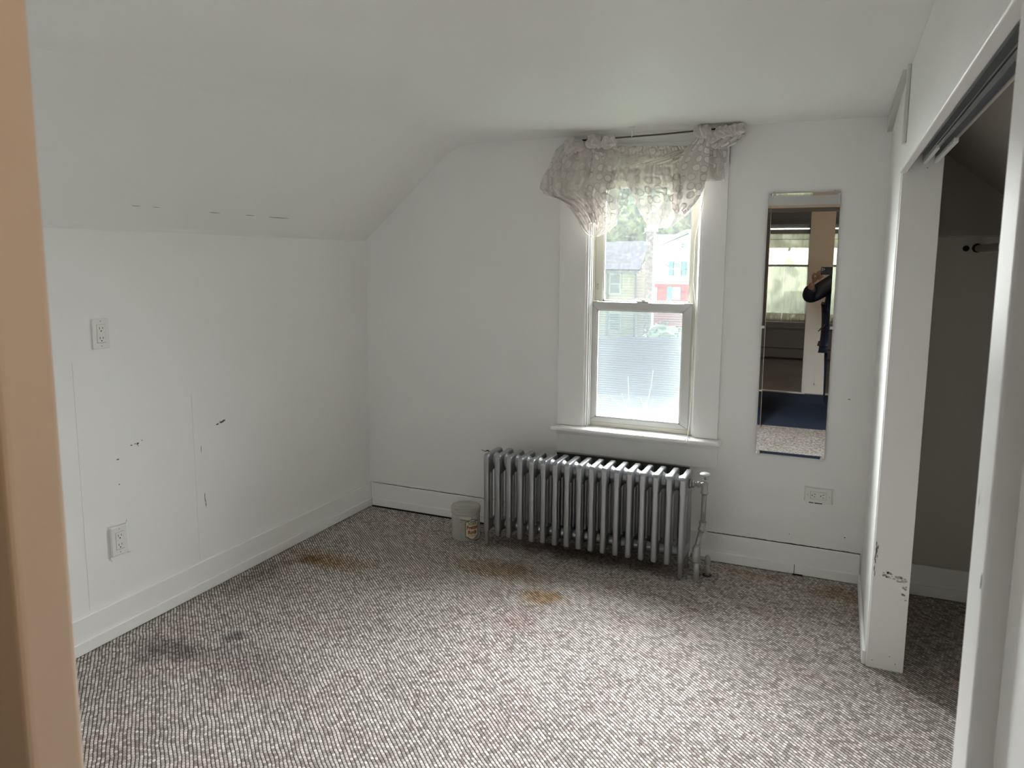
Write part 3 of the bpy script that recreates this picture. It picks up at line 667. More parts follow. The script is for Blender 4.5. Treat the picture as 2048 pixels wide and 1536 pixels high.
# small white hook screwed into the ceiling
p = at(1264, 252, -0.16)
hk = empty('ceiling_hook', (p.x, -0.16, ZC)); tag(hk, 'small white plastic hook stuck to the ceiling in front of the window', 'hook')
bm = nb(); tube(bm, [(0, 0, -0.001), (0, 0, -0.004)], 0.016, 16); obj('base_plate', bm, M['plastic'], hk)
bm = nb(); tube(bm, [(0, 0, -0.004), (0, 0, -0.022), (0.001, -0.001, -0.034), (0, 0, -0.046)], [0.003, 0.004, 0.006, 0.001], 10); obj('stem', bm, M['plastic'], hk)

# ------------------------------------------------------------------ wall mirror
MX0, MX1, MZ0, MZ1 = 2.210, 2.511, 0.572, 1.784
mir = empty('wall_mirror', (2.36, -0.004, 1.178)); tag(mir, 'tall narrow frameless mirror on the white wall right of the window', 'mirror')
bm = nb(); yf = -0.012; bw = 0.013; rise = 0.0005
o_ = [(MX0, MZ0), (MX1, MZ0), (MX1, MZ1), (MX0, MZ1)]; i_ = [(MX0+bw, MZ0+bw), (MX1-bw, MZ0+bw), (MX1-bw, MZ1-bw), (MX0+bw, MZ1-bw)]
vo = [bm.verts.new((x, yf-rise, z)) for x, z in o_]; vi = [bm.verts.new((x, yf, z)) for x, z in i_]; vb = [bm.verts.new((x, -0.004, z)) for x, z in o_]
bm.faces.new(vi)
for k in range(4):
    j = (k+1) % 4; bm.faces.new((vo[k], vo[j], vi[j], vi[k])); bm.faces.new((vb[k], vb[j], vo[j], vo[k]))
bm.faces.new(vb[::-1]); bmesh.ops.recalc_face_normals(bm, faces=bm.faces[:])
obj('glass', rel(bm, mir), M['mirror'], mir)
bm = nb(); box(bm, MX0+0.01, MX1-0.01, -0.0038, -0.0008, MZ0+0.01, MZ1-0.01); obj('backing', rel(bm, mir), M['greywood'], mir)
for x, z, dx, dz in ((2.236, MZ1, 0, 1), (2.489, MZ1, 0, 1), (MX0, 1.174, -1, 0), (MX1, 1.182, 1, 0), (2.222, MZ0, 0, -1), (2.500, MZ0, 0, -1)):
    bm = nb()
    if dz: box(bm, x-0.006, x+0.006, -0.0165, -0.0128, min(z-dz*0.010, z+dz*0.008), max(z-dz*0.010, z+dz*0.008)); box(bm, x-0.006, x+0.006, -0.0128, -0.001, min(z+dz*0.001, z+dz*0.008), max(z+dz*0.001, z+dz*0.008)); tube(bm, [(x, -0.016, z+dz*0.005), (x, -0.019, z+dz*0.005)], 0.0035, 10)
    else: box(bm, min(x-dx*0.010, x+dx*0.008), max(x-dx*0.010, x+dx*0.008), -0.0165, -0.0128, z-0.006, z+0.006); box(bm, min(x+dx*0.001, x+dx*0.008), max(x+dx*0.001, x+dx*0.008), -0.0128, -0.001, z-0.006, z+0.006); tube(bm, [(x+dx*0.005, -0.016, z), (x+dx*0.005, -0.019, z)], 0.0035, 10)
    obj('clip', rel(bm, mir), M['chrome'], mir)

# ------------------------------------------------------------------ outlets
def outlet(name, loc, rot, label, deep=0.006):
    e = empty(name, loc); e.rotation_euler = rot; tag(e, label, 'outlet', 'decorator wall outlets')
    bm = nb(); box(bm, -0.035, 0.035, -deep, -0.0005, -0.057, 0.057); obj('cover_plate', bm, M['plastic'], e, bevel=0.0025, seg=3)
    bm = nb(); box(bm, -0.0172, 0.0172, -deep-0.0015, -deep+0.001, -0.034, 0.034); rc = obj('receptacle', bm, M['plastic'], e, bevel=0.0008)
    bm = nb()
    for x0, x1, z0, z1 in ((-0.0178, -0.0172, -0.0345, 0.0345), (0.0172, 0.0178, -0.0345, 0.0345), (-0.0178, 0.0178, -0.0352, -0.0343), (-0.0178, 0.0178, 0.0343, 0.0348)): box(bm, x0, x1, -deep-0.0004, -deep+0.0004, z0, z1)
    obj('seam', bm, M['mark'], rc)
    bm = nb()
    for zc in (0.017, -0.020):
        box(bm, -0.0075, -0.0055, -deep-0.0018, -deep-0.001, zc-0.001, zc+0.008); box(bm, 0.0055, 0.0075, -deep-0.0018, -deep-0.001, zc, zc+0.007)
        tube(bm, [(0, -deep-0.0018, zc-0.007), (0, -deep-0.001, zc-0.007)], 0.0026, 10)
    obj('slots', bm, M['dark'], rc)
    for z in (0.047, -0.047):
        bm = nb(); tube(bm, [(0, -deep-0.0008, z), (0, -deep+0.001, z)], 0.0028, 10); obj('screw', bm, M['seam'], e)
    return e
# plate local -y faces the room; left wall faces +x => rotate +90deg about z
outlet('wall_outlet', (0.0, -1.739, 1.196), (0, 0, PI/2), 'white outlet on the left wall at chest height, the higher of the two')
o2 = outlet('wall_outlet', (0.0, -1.722, 0.382), (0, 0, PI/2), 'white outlet low on the left wall with lumpy paint around its plate', 0.012)
o3 = outlet('wall_outlet', (2.497, 0.0, 0.395), (0, PI/2, 0), 'white outlet mounted sideways on the wall below the mirror')
bm = nb()
for (a_, b_) in (((-0.040, -0.062), (0.044, -0.060)), ((-0.040, 0.062), (0.040, 0.060)), ((0.040, 0.060), (0.041, -0.06))):
    tube(bm, [(a_[0], -0.001, a_[1]), ((a_[0]+b_[0])/2, -0.002, (a_[1]+b_[1])/2+0.001), (b_[0], -0.001, b_[1])], 0.0022, 8)
tube(bm, [(-0.038, -0.002, -0.058), (-0.030, -0.004, -0.072)], 0.003, 8); tube(bm, [(0.040, -0.001, -0.062), (0.052, -0.002, -0.066)], 0.003, 8); tube(bm, [(0.042, -0.001, 0.06), (0.046, -0.002, 0.07)], 0.003, 8)
obj('paint_bead', bm, M['wall'], o2)
for g_ in ((0.0355, 0.039, -0.003, -0.0006, -0.040, -0.020), (0.0355, 0.0395, -0.003, -0.0006, -0.015, 0.018)):
    obj('hole_gap', nb(*g_), M['dark'], o3)
bm = nb()
for (a_, b_) in (((-0.039, -0.062), (-0.037, 0.064)), ((-0.030, 0.061), (0.036, 0.062)), ((0.030, -0.061), (-0.036, -0.060))):
    tube(bm, [(a_[0], -0.001, a_[1]), (b_[0], -0.001, b_[1])], 0.0020, 8)
obj('paint_bead', bm, M['wall'], o3)

# ------------------------------------------------------------------ radiator
RX0, RXP, NS = 0.925, 0.0625, 17
RF, RB, RT, RBOT = -0.312, -0.128, 0.492, 0.062
rad = empty('radiator', (1.425, -0.22, 0)); tag(rad, 'silver painted cast iron radiator under the window', 'radiator')
def section_bm(leg):
    """side outline of one section: flat-topped header, straight front and back bars, bottom header"""
    bm = nb(); hw = 0.0145
    out = [(RF, RT-0.016), (RF+0.012, RT-0.001), (RB-0.014, RT-0.001), (RB, RT-0.016), (RB, RT-0.085), (RB-0.03, RT-0.105), (-0.198, RT-0.096), (-0.242, RT-0.096), (RF+0.030, RT-0.105), (RF, RT-0.085)]
    prism(bm, [(y+0.22, z) for y, z in out], 'x', -hw, hw)
    ob = [(RF+0.004, 0.125), (RF+0.03, 0.135), (RB-0.03, 0.135), (RB-0.004, 0.125), (RB-0.006, 0.090), (RB-0.03, 0.080), (RF+0.03, 0.080), (RF+0.006, 0.090)]
    prism(bm, [(y+0.22, z) for y, z in ob], 'x', -hw*0.8, hw*0.8)
    return bm
def bars_bm(leg):
    bm = nb(); hw = 0.0145
    for y0, y1 in ((RF, RF+0.030), (RB-0.030, RB)):
        if leg:
            box(bm, -hw, hw, y0+0.22, y1+0.22, 0.075, RT-0.03)
            ym = (y0+y1)/2+0.22
            prism(bm, [(y0+0.22, 0.090), (ym-0.010, 0.001), (ym+0.010, 0.001), (y1+0.22, 0.090)], 'x', -0.0105, 0.0105)
        else: box(bm, -hw, hw, y0+0.22, y1+0.22, RBOT, RT-0.03)
    return bm
def columns_bm(leg):
    bm = nb()
    for yc in (-0.246, -0.194): tube(bm, [(0, yc+0.22, 0.10), (0, yc+0.22, RT-0.07)], 0.0078, 12)
    return bm
def saddle_bm():
    """hub joining this section to the next: rounded web at top and bottom"""
    bm = nb()
    tube(bm, [(0.0, 0, RT-0.050), (RXP*0.25, 0, RT-0.050), (RXP*0.5, 0, RT-0.052), (RXP*0.75, 0, RT-0.050), (RXP, 0, RT-0.050)], [0.047, 0.040, 0.034, 0.040, 0.047], 20)
    tube(bm, [(0.0, 0, 0.105), (RXP*0.5, 0, 0.105), (RXP, 0, 0.105)], [0.030, 0.022, 0.030], 16)
    return bm
def cast_mesh(leg, hub):
    """one fused casting: headers, four columns and the web that joins the next section"""
    objs = [obj('tmp', section_bm(leg), M['radiator'], None, bevel=0.006, seg=3, angle=30), obj('tmp', columns_bm(leg), M['radiator']), obj('tmp', bars_bm(leg), M['radiator'], None, bevel=0.010, seg=4, angle=30)]
    if hub: objs.append(obj('tmp', saddle_bm(), M['radiator']))
    dg = bpy.context.evaluated_depsgraph_get(); bm = bmesh.new()
    for q in objs:
        m_ = bpy.data.meshes.new_from_object(q.evaluated_get(dg)); bm.from_mesh(m_); bpy.data.meshes.remove(m_)
    for q in objs: bpy.data.objects.remove(q)
    t_ = obj('tmp', bm, M['radiator']); r_ = t_.modifiers.new('fuse', 'REMESH'); r_.mode = 'VOXEL'; r_.voxel_size = 0.0024; r_.use_smooth_shade = True
    sm_ = t_.modifiers.new('smooth', 'SMOOTH'); sm_.factor = 0.5; sm_.iterations = 2
    dg = bpy.context.evaluated_depsgraph_get(); dg.update(); m_ = bpy.data.meshes.new_from_object(t_.evaluated_get(dg)); bpy.data.objects.remove(t_)
    m_.materials.clear(); m_.materials.append(M['radiator']); return m_
meshes = {'first': cast_mesh(True, True), 'mid': cast_mesh(False, True), 'last': cast_mesh(True, False)}
for k in range(NS):
    s_ = bpy.data.objects.new('section', meshes['first' if k == 0 else ('last' if k == NS-1 else 'mid')]); C.objects.link(s_)
    s_.parent = rad; s_.location = (RX0+RXP*k-rad.location.x, 0, 0)
bm = nb(); box(bm, 1.207, 1.905, -0.0300, -0.0262, 0.003, 0.466)  # dark sheet added so the gaps between the radiator sections turn near-black
obj('dark_gap_sheet', bm, principled('dark_sheet', (0.045, 0.042, 0.038), 0.8)[0], wb)
# bottom tie rod
bm = nb(); tube(bm, [(RX0-rad.location.x, 0.02, 0.085), (RX0+RXP*16-rad.location.x, 0.02, 0.085)], 0.004, 8); obj('tie_rod', bm, M['radiator'], rad)
# vent / dark wire at the left end
bm = nb(); tube(bm, [(-0.528, 0.03, 0.470), (-0.548, 0.028, 0.478), (-0.560, 0.02, 0.474), (-0.580, 0.02, 0.480)], [0.002, 0.004, 0.002, 0.0015], 8); obj('air_vent', bm, M['rod'], rad)
# bushing and union (part of the radiator's valve assembly)
vx, vy = 2.008, -0.205
val = empty('radiator_valve', (vx, vy, 0)); tag(val, 'silver radiator valve with oval knob and bent supply pipe beside the radiator', 'radiator valve')
def vt(name, pts, r, mat='pipe', parent=val, seg=16, **k):
    bm = nb(); tube(bm, pts, r, seg, **k); return obj(name, rel(bm, val), M[mat], parent)
vt('bushing', [(1.9405, -0.215, 0.440), (1.950, -0.215, 0.440)], 0.024, 'radiator', seg=8)
vt('union_nut', [(1.950, -0.213, 0.440), (1.962, -0.212, 0.440)], 0.018, seg=6)
vt('nipple', [(1.962, -0.212, 0.440), (1.974, -0.210, 0.440)], 0.010)
vt('union_nut', [(1.974, -0.210, 0.440), (1.988, -0.208, 0.440)], 0.0155, seg=6)
vt('valve_body', [(vx, vy, 0.398), (vx, vy, 0.404), (vx, vy, 0.410), (vx, vy, 0.448), (vx, vy, 0.455)], [0.018, 0.018, 0.0155, 0.0155, 0.011])
vt('inlet', [(1.986, -0.208, 0.440), (vx, vy, 0.440)], 0.011)
vt('bonnet', [(vx, vy, 0.452), (vx, vy, 0.466)], 0.0115, seg=6)
vt('spindle', [(vx, vy, 0.464), (vx, vy, 0.482)], 0.0045)
bm = nb(); lathe(bm, [(0.004, 0.479), (0.016, 0.481), (0.023, 0.486), (0.0255, 0.491), (0.022, 0.496), (0.014, 0.499), (0.002, 0.5005)], vx, vy, 28)
kn = obj('hand_wheel', rel(bm, val), M['knob'], val); 
vt('riser_pipe', [(vx, vy, 0.40), (2.006, -0.205, 0.252)], 0.0115)
vt('coupling', [(2.006, -0.205, 0.262), (2.006, -0.205, 0.256), (2.0055, -0.206, 0.238), (2.002, -0.208, 0.222), (1.999, -0.212, 0.216)], [0.0175, 0.0175, 0.0150, 0.0175, 0.0165])
vt('offset_pipe', [(2.001, -0.208, 0.226), (1.991, -0.262, 0.148)], 0.0112)
vt('elbow', [(1.992, -0.256, 0.158), (1.991, -0.262, 0.150), (1.992, -0.270, 0.135), (1.994, -0.278, 0.092), (1.994, -0.278, 0.088)], [0.0145, 0.0175, 0.0185, 0.0185, 0.0165])
vt('floor_pipe', [(1.994, -0.278, 0.094), (1.998, -0.280, 0.0005)], 0.0135)
rp = empty('return_pipe', (2.035, -0.205, 0)); tag(rp, 'short silver return pipe with a cap rising behind the valve pipe', 'pipe')
bm = nb(); tube(bm, [(0, 0, 0.0005), (0, 0, 0.07)], 0.0105, 16); obj('pipe', bm, M['pipe'], rp)
bm = nb(); tube(bm, [(0, 0, 0.060), (0, 0, 0.064), (0, 0, 0.082), (0, 0, 0.094), (0, 0, 0.100)], [0.0135, 0.0145, 0.0145, 0.010, 0.006], 16); obj('cap', bm, M['pipe'], rp)
bm = nb(); tube(bm, [(0, 0, 0.0008), (0, 0, 0.004)], 0.022, 20); obj('flange', bm, M['rod'], rp)
bm = nb(); tube(bm, [(-0.006, 0, 0.080), (-0.045, -0.008, 0.085), (-0.078, -0.012, 0.095)], 0.010, 14); obj('branch', bm, M['pipe'], rp)

# ------------------------------------------------------------------ plastic jar
jar = empty('plastic_jar', (0.772, -0.240, 0)); tag(jar, 'clear plastic pretzel jar with a cream label on the carpet left of the radiator', 'jar')
def jar_mat(name, col, op):
    m = bpy.data.materials.new(name); m.use_nodes = True; n = m.node_tree; n.nodes.clear(); N, L = n.nodes, n.links
    out = N.new('ShaderNodeOutputMaterial'); tr_ = N.new('ShaderNodeBsdfTransparent'); tr_.inputs[0].default_value = (0.93, 0.94, 0.90, 1)
    p_ = N.new('ShaderNodeBsdfPrincipled'); p_.inputs['Base Color'].default_value = (*col, 1); p_.inputs['Roughness'].default_value = 0.22
    lw = N.new('ShaderNodeLayerWeight'); lw.inputs['Blend'].default_value = 0.35
    mr = N.new('ShaderNodeMapRange'); mr.inputs['To Min'].default_value = op; mr.inputs['To Max'].default_value = min(1, op+0.45); L.new(lw.outputs['Facing'], mr.inputs['Value'])
    f = N.new('ShaderNodeMixShader'); L.new(mr.outputs[0], f.inputs[0]); L.new(tr_.outputs[0], f.inputs[1]); L.new(p_.outputs[0], f.inputs[2]); L.new(f.outputs[0], out.inputs[0])
    return m
M['jar'] = jar_mat('clear_plastic', (0.66, 0.65, 0.60), 0.30); M['lid'] = jar_mat('frosted_lid', (0.55, 0.53, 0.49), 0.34)
bm = nb(); R_ = 0.0765; JS = 1.30
sc_ = lambda p: [(r*JS, z*JS) for r, z in p]
lathe(bm, sc_([(0.050, 0.001), (0.057, 0.004), (0.0588, 0.012), (0.0588, 0.094), (0.058, 0.100), (0.055, 0.106), (0.055, 0.112)]), 0, 0, 40); obj('body', bm, M['jar'], jar)
bm = nb(); lathe(bm, sc_([(0.0575, 0.106), (0.0595, 0.108), (0.0595, 0.111), (0.0585, 0.113), (0.0585, 0.116), (0.0605, 0.118), (0.0605, 0.132), (0.058, 0.137), (0.050, 0.139), (0.046, 0.136), (0.001, 0.136)]), 0, 0, 40)
obj('lid', bm, M['lid'], jar)
# label curved round the body, facing right-front
M['cream'] = principled('label_cream', (0.62, 0.58, 0.44), 0.6)[0]; M['ink'] = principled('label_ink', (0.02, 0.035, 0.04), 0.6)[0]; M['red'] = principled('label_red', (0.28, 0.045, 0.02), 0.6)[0]
A0 = math.radians(-36)      # direction of the label centre
def wrap(u, z, r): a = A0 + u*1.50/R_; z = 0.012+(z-0.0165)*1.62; return Vector((r*math.cos(a), r*math.sin(a), z))
def shield(s):
    pts = []
    def arc(x0, z0, x1, z1, h, n=10):
        for k in range(n): t = k/n; pts.append((x0+(x1-x0)*t, z0+(z1-z0)*t+h*math.sin(PI*t)))
    arc(-0.026*s, 0.078*1, -0.019*s, 0.078, 0, 3); arc(-0.019*s, 0.0785, 0.019*s, 0.0785, 0.0065, 12); arc(0.019*s, 0.078, 0.026*s, 0.078, 0, 3)
    arc(0.026*s, 0.078, 0.026*s, 0.026, 0, 4); arc(0.026*s, 0.026, 0.019*s, 0.026, 0, 3); arc(0.019*s, 0.0255, -0.019*s, 0.0255, -0.0095, 12); arc(-0.019*s, 0.026, -0.026*s, 0.026, 0, 3); arc(-0.026*s, 0.026, -0.026*s, 0.078, 0, 4)
    return pts
def wrapped_fill(pts, r, zc=0.051, s=1.0):
    """fill with vertical strips so it bends with the jar"""
    bm = nb(); us = sorted({round(p[0], 5) for p in pts})
    def span(u):
        zs = []
        n = len(pts)
        for i in range(n):
            a, b = pts[i], pts[(i+1) % n]
            if (a[0]-u)*(b[0]-u) <= 0 and abs(a[0]-b[0]) > 1e-7: zs.append(a[1]+(b[1]-a[1])*(u-a[0])/(b[0]-a[0]))
        return (min(zs), max(zs)) if zs else None
    N_ = 40; u0, u1 = us[0]+1e-5, us[-1]-1e-5; prev = None
    for k in range(N_+1):
        u = u0+(u1-u0)*k/N_; sp_ = span(u)
        cur = (bm.verts.new(wrap(u, sp_[0], r)), bm.verts.new(wrap(u, sp_[1], r)))
        if prev: bm.faces.new((prev[0], cur[0], cur[1], prev[1])).smooth = True
        prev = cur
    return bm
s1 = shield(1.0); sm = [(x*0.91, 0.051+(z-0.051)*0.93) for x, z in s1]
lab = obj('label', wrapped_fill(s1, R_+0.0004), M['ink'], jar)
obj('label_face', wrapped_fill(sm, R_+0.0007), M['cream'], lab)
def text_mesh(txt, size, u, z, mat, parent, r, bold=0.0, xs=1.0):
    cu = bpy.data.curves.new('t', 'FONT'); cu.body = txt; cu.size = size; cu.align_x = 'CENTER'; cu.offset = bold; cu.resolution_u = 3
    to = bpy.data.objects.new('t', cu); C.objects.link(to); dg = bpy.context.evaluated_depsgraph_get()
    me = bpy.data.meshes.new_from_object(to.evaluated_get(dg)); bpy.data.objects.remove(to); bpy.data.curves.remove(cu)
    for v in me.vertices: v.co = wrap(u+v.co.x*xs, z+v.co.y, r)
    ob = bpy.data.objects.new('lettering', me); C.objects.link(ob); ob.parent = parent; me.materials.clear(); me.materials.append(mat)
    return ob
text_mesh("UTZ'S", 0.0120, 0.0, 0.0695, M['ink'], lab, R_+0.0011, 0.0003)
text_mesh("Pretzel", 0.0165, 0.0, 0.0525, M['red'], lab, R_+0.0011, 0.0007, 0.92)
text_mesh("Rods", 0.0175, 0.0, 0.0360, M['red'], lab, R_+0.0011, 0.0007, 0.95)
bm = nb()
for z0, z1, w_ in ((0.0665, 0.0680, 0.019), (0.0305, 0.0312, 0.015), (0.0280, 0.0286, 0.011)):
    bm = nb(); prev = None
    for k in range(13):
        u = -w_+2*w_*k/12; cur = (bm.verts.new(wrap(u, z0, R_+0.0010)), bm.verts.new(wrap(u, z1, R_+0.0010)))
        if prev: bm.faces.new((prev[0], cur[0], cur[1], prev[1]))
        prev = cur
    obj('label_stripe', bm, M['red'], lab)

# ------------------------------------------------------------------ hallway and far room (seen in the mirror)
struct('floor_hall', nb(0.6, 4.2, -5.27, -3.385, -0.08, 0.0), M['carpetblue'])
struct('ceiling_hall', nb(0.5, 4.3, -8.6, -3.385, 2.45, 2.55), M['hallwall'])
struct('wall_hall_left', nb(0.5, 0.6, -8.5, -3.385, 0, 2.45), M['hallwall'])
struct('wall_hall_right', nb(4.2, 4.3, -8.5, -3.385, 0, 2.45), M['hallwall'])
bm = nb(); box(bm, 0.6, 1.80, -3.395, -3.386, 0, 2.45); box(bm, 2.735, 4.2, -3.395, -3.386, 0, 2.45); box(bm, 1.80, 2.735, -3.395, -3.386, 1.955, 2.45)
struct('wall_hall_front', bm, M['hallwall'])
bm = nb(); box(bm, 0.6, 1.35, -5.37, -5.27, 0, 2.45); box(bm, 2.24, 4.2, -5.37, -5.27, 0, 2.45); box(bm, 1.35, 2.24, -5.37, -5.27, 2.2, 2.45)
struct('wall_hall_back', bm, M['hallwall'])
d2 = struct('door_2', nb(2.205, 2.96, -5.268, -5.232, 0.012, 2.05), paint('door_white', (0.62, 0.58, 0.52), 0.45, 0.4, 0.1, 60, 0.02), bevel=0.003)
bm = nb()
for z0, z1 in ((0.12, 0.132), (1.93, 1.942)): box(bm, 2.325, 2.84, -5.231, -5.226, z0, z1)
for x in (2.325, 2.828): box(bm, x, x+0.012, -5.231, -5.226, 0.12, 1.94)
obj('panel_moulding', bm, d2.data.materials[0], d2)
struct('trim_5', nb(1.35, 2.24, -5.30, -5.255, 0.0, 0.012), M['trim'])
struct('floor_far_room', nb(0.6, 4.2, -8.5, -5.27, -0.08, 0.0), M['farfloor'])
bm = nb(); FX0, FX1, FZ0, FZ1 = 1.27, 2.105, 0.56, 2.02
box(bm, 0.6, FX0, -8.5, -8.35, 0, 2.45); box(bm, FX1, 4.2, -8.5, -8.35, 0, 2.45); box(bm, FX0, FX1, -8.5, -8.35, 0, FZ0); box(bm, FX0, FX1, -8.5, -8.35, FZ1, 2.45)
struct('wall_far_room', bm, M['greywood'])
bm = nb(); box(bm, FX0, FX1, -8.46, -8.44, 1.395, 1.43); box(bm, FX0, FX0+0.03, -8.46, -8.44, FZ0, FZ1); box(bm, FX1-0.03, FX1, -8.46, -8.44, FZ0, FZ1); box(bm, FX0, FX1, -8.46, -8.44, FZ0, FZ0+0.04); box(bm, FX0, FX1, -8.46, -8.44, FZ1-0.05, FZ1)
w2 = struct('window_2', bm, M['trim'])
bm = nb(); box(bm, FX0-0.09, FX1+0.09, -8.35, -8.335, FZ1, FZ1+0.08); box(bm, FX1, FX1+0.09, -8.35, -8.335, FZ0-0.03, FZ1); box(bm, FX0-0.09, FX0, -8.35, -8.335, FZ0-0.03, FZ1)
obj('casing', bm, paint('far_casing', (0.35, 0.34, 0.31), 0.5, 0.3, 0.1, 60, 0.02), w2)
bm = nb(); box(bm, FX0, FX1, -8.452, -8.449, FZ0, FZ1); obj('pane', bm, M['glass_upper'], w2)
def slats():
    bm = nb(); z = FZ0+0.05
    while z < 1.88:
        box(bm, FX0+0.01, FX1-0.01, -8.425, -8.405, z, z+0.0018); z += 0.022
    return bm
vb_ = obj('venetian_blind', slats(), M['plastic']); tag(vb_, 'white slatted blind over the far window seen in the mirror', 'blind')
bm = nb(); box(bm, FX0+0.01, FX1-0.01, -8.43, -8.40, 1.88, 1.95); obj('head_rail', bm, M['greywood'], vb_)
def flat_curtain(name, x0, x1, z0, z1, y, mat, folds, parent=None, seed=0):
    bm = bmesh.new(); n = 60; prev = None
    for k in range(n+1):
        u = k/n; x = x0+(x1-x0)*u; yy = y+0.012*math.sin(2*PI*folds*u+seed)+0.005*math.sin(17*u)
        cur = (bm.verts.new((x, yy, z0)), bm.verts.new((x, yy, z1)))
        if prev: bm.faces.new((prev[0], cur[0], cur[1], prev[1])).smooth = True
        prev = cur
    return obj(name, bm, mat, parent)
v_ = flat_curtain('valance', FX0+0.01, FX1-0.02, 1.675, 1.885, -8.37, M['valance'], 9); tag(v_, 'gathered tan valance over the far window seen in the mirror', 'curtain')
bm = nb(); box(bm, FX0+0.01, FX1-0.02, -8.352, -8.350, 1.80, 1.806); obj('hem_stripe', bm, M['rod'], v_)
for (xa, xb, sd, nm) in ((FX0+0.01, 1.745, 0.3, 'left'), (1.755, FX1-0.02, 1.3, 'right')):
    c_ = flat_curtain('cafe_curtain', xa, xb, 0.70, 1.405, -8.385, M['sheer'], 5, None, sd); tag(c_, 'sheer white cafe curtain over the %s half of the far window in the mirror' % nm, 'curtain', 'cafe curtains on the far window')
    flat_curtain('border', xa, xb, 0.575, 0.70, -8.380, M['valance'], 5, c_, sd)
bm = nb(); tube(bm, [(FX0, -8.37, 1.412), (FX1, -8.37, 1.412)], 0.006, 8); cr_ = obj('cafe_rod', bm, M['rod']); tag(cr_, 'dark rod across the middle of the far window seen in the mirror', 'curtain rod')
# baseboard heater and board under the far window
bm = nb(); box(bm, 0.9, 3.2, -8.348, -8.30, 0.03, 0.20); hb = obj('baseboard_heater', bm, M['greywood'], bevel=0.006); tag(hb, 'long grey baseboard heater under the far window seen in the mirror', 'heater')
bm = nb(); box(bm, 0.9, 3.2, -8.30, -8.296, 0.17, 0.18); obj('grille_lip', bm, M['mark'], hb)
bm = nb(); box(bm, 0.7, 3.5, -8.349, -8.335, 0.47, 0.49); struct('trim_6', bm, M['greywood'])
# unseen roof mass over the house, added and widened to shade the tree behind
bm = bmesh.new(); prism(bm, [(0.9, 2.62), (-10.0, 2.62), (-4.5, 5.6)], 'x', -5.5, 9.5)
struct('roof', bm, M['greywood'])  # added unseen roof mass, there to shade the tree
struct('wall_outer_left', nb(-0.9, -0.13, -8.6, 0.15, -4.5, 2.6), M['greywood'])
# added lamp, out of view, that lights the hallway and the reflection
hl = empty('added_lamp', (2.95, -3.80, 2.45)); tag(hl, 'unseen ceiling lamp added to light the hallway behind the doorway', 'lamp')
bm = nb(); lathe(bm, [(0.15, 0.0), (0.155, -0.02), (0.13, -0.022)], 0, 0, 32); obj('rim', bm, M['chrome'], hl)
mm = bpy.data.materials.new('added_lamp_glow'); mm.use_nodes = True; b_ = mm.node_tree.nodes['Principled BSDF']; b_.inputs['Emission Color'].default_value = (1.0, 0.80, 0.58, 1); b_.inputs['Emission Strength'].default_value = 38.0
HALL = mm
bm = nb(); lathe(bm, [(0.14, -0.012), (0.12, -0.05), (0.075, -0.078), (0.01, -0.09)], 0, 0, 32); obj('shade', bm, mm, hl)

fl_ = empty('added_lamp', (3.3, -6.6, 2.45)); tag(fl_, 'unseen ceiling lamp added to light the far room across the hallway', 'lamp')  # second added lamp, out of view, brightening the far room
bm = nb(); lathe(bm, [(0.15, 0.0), (0.155, -0.02), (0.13, -0.022)], 0, 0, 32); obj('rim', bm, M['chrome'], fl_)
m2 = mm.copy(); m2.name = 'added_lamp_glow_cool'; m2.node_tree.nodes['Principled BSDF'].inputs['Emission Color'].default_value = (1.0, 0.95, 0.88, 1); m2.node_tree.nodes['Principled BSDF'].inputs['Emission Strength'].default_value = 25.0
bm = nb(); lathe(bm, [(0.14, -0.012), (0.12, -0.05), (0.075, -0.078), (0.01, -0.09)], 0, 0, 32); obj('shade', bm, m2, fl_)

# ------------------------------------------------------------------ person with phone (seen in the mirror)
M['coat'] = paint('navy_quilted', (0.008, 0.011, 0.022), 0.45, 0.5, 0.5, 40, 0.3)
M['trousers'] = paint('navy_trousers', (0.010, 0.014, 0.026), 0.8, 0.2, 0.3, 80, 0.2)
M['skin'] = principled('skin', (0.42, 0.24, 0.17), 0.55)[0]
M['hair'] = principled('hair_dark', (0.03, 0.02, 0.015), 0.6)[0]
M['shoe'] = principled('shoe_black', (0.02, 0.02, 0.02), 0.5)[0]
PX, PY = 2.605, -4.06
def skin_obj(name, verts, edges, radii, mat, parent, root=0, sub=2):
    me = bpy.data.meshes.new(name); me.from_pydata([Vector(v) for v in verts], edges, []); ob = bpy.data.objects.new(name, me); C.objects.link(ob)
    if parent: ob.parent = parent
    ob.modifiers.new('skin', 'SKIN'); 
    if not me.skin_vertices: me.skin_vertices.new()
    for k, r in enumerate(radii):
        me.skin_vertices[0].data[k].radius = (r, r) if not isinstance(r, tuple) else r
    me.skin_vertices[0].data[root].use_root = True
    ob.modifiers['skin'].use_smooth_shade = True
    s = ob.modifiers.new('sub', 'SUBSURF'); s.levels = sub; s.render_levels = sub
    me.materials.append(mat); return ob
per = empty('person', (PX, PY, 0)); tag(per, 'person in a dark navy quilted coat raising a phone, reflected in the wall mirror', 'person')
def L_(p): return (p[0]-PX, p[1]-PY, p[2])
LS, LE, LW, LH = (2.475, -4.02, 1.285), (2.262, -3.93, 1.135), (2.300, -3.815, 1.285), (2.338, -3.79, 1.335)
RS, RE, RW = (2.775, -4.02, 1.285), (2.86, -3.86, 1.10), (2.66, -3.74, 1.27)
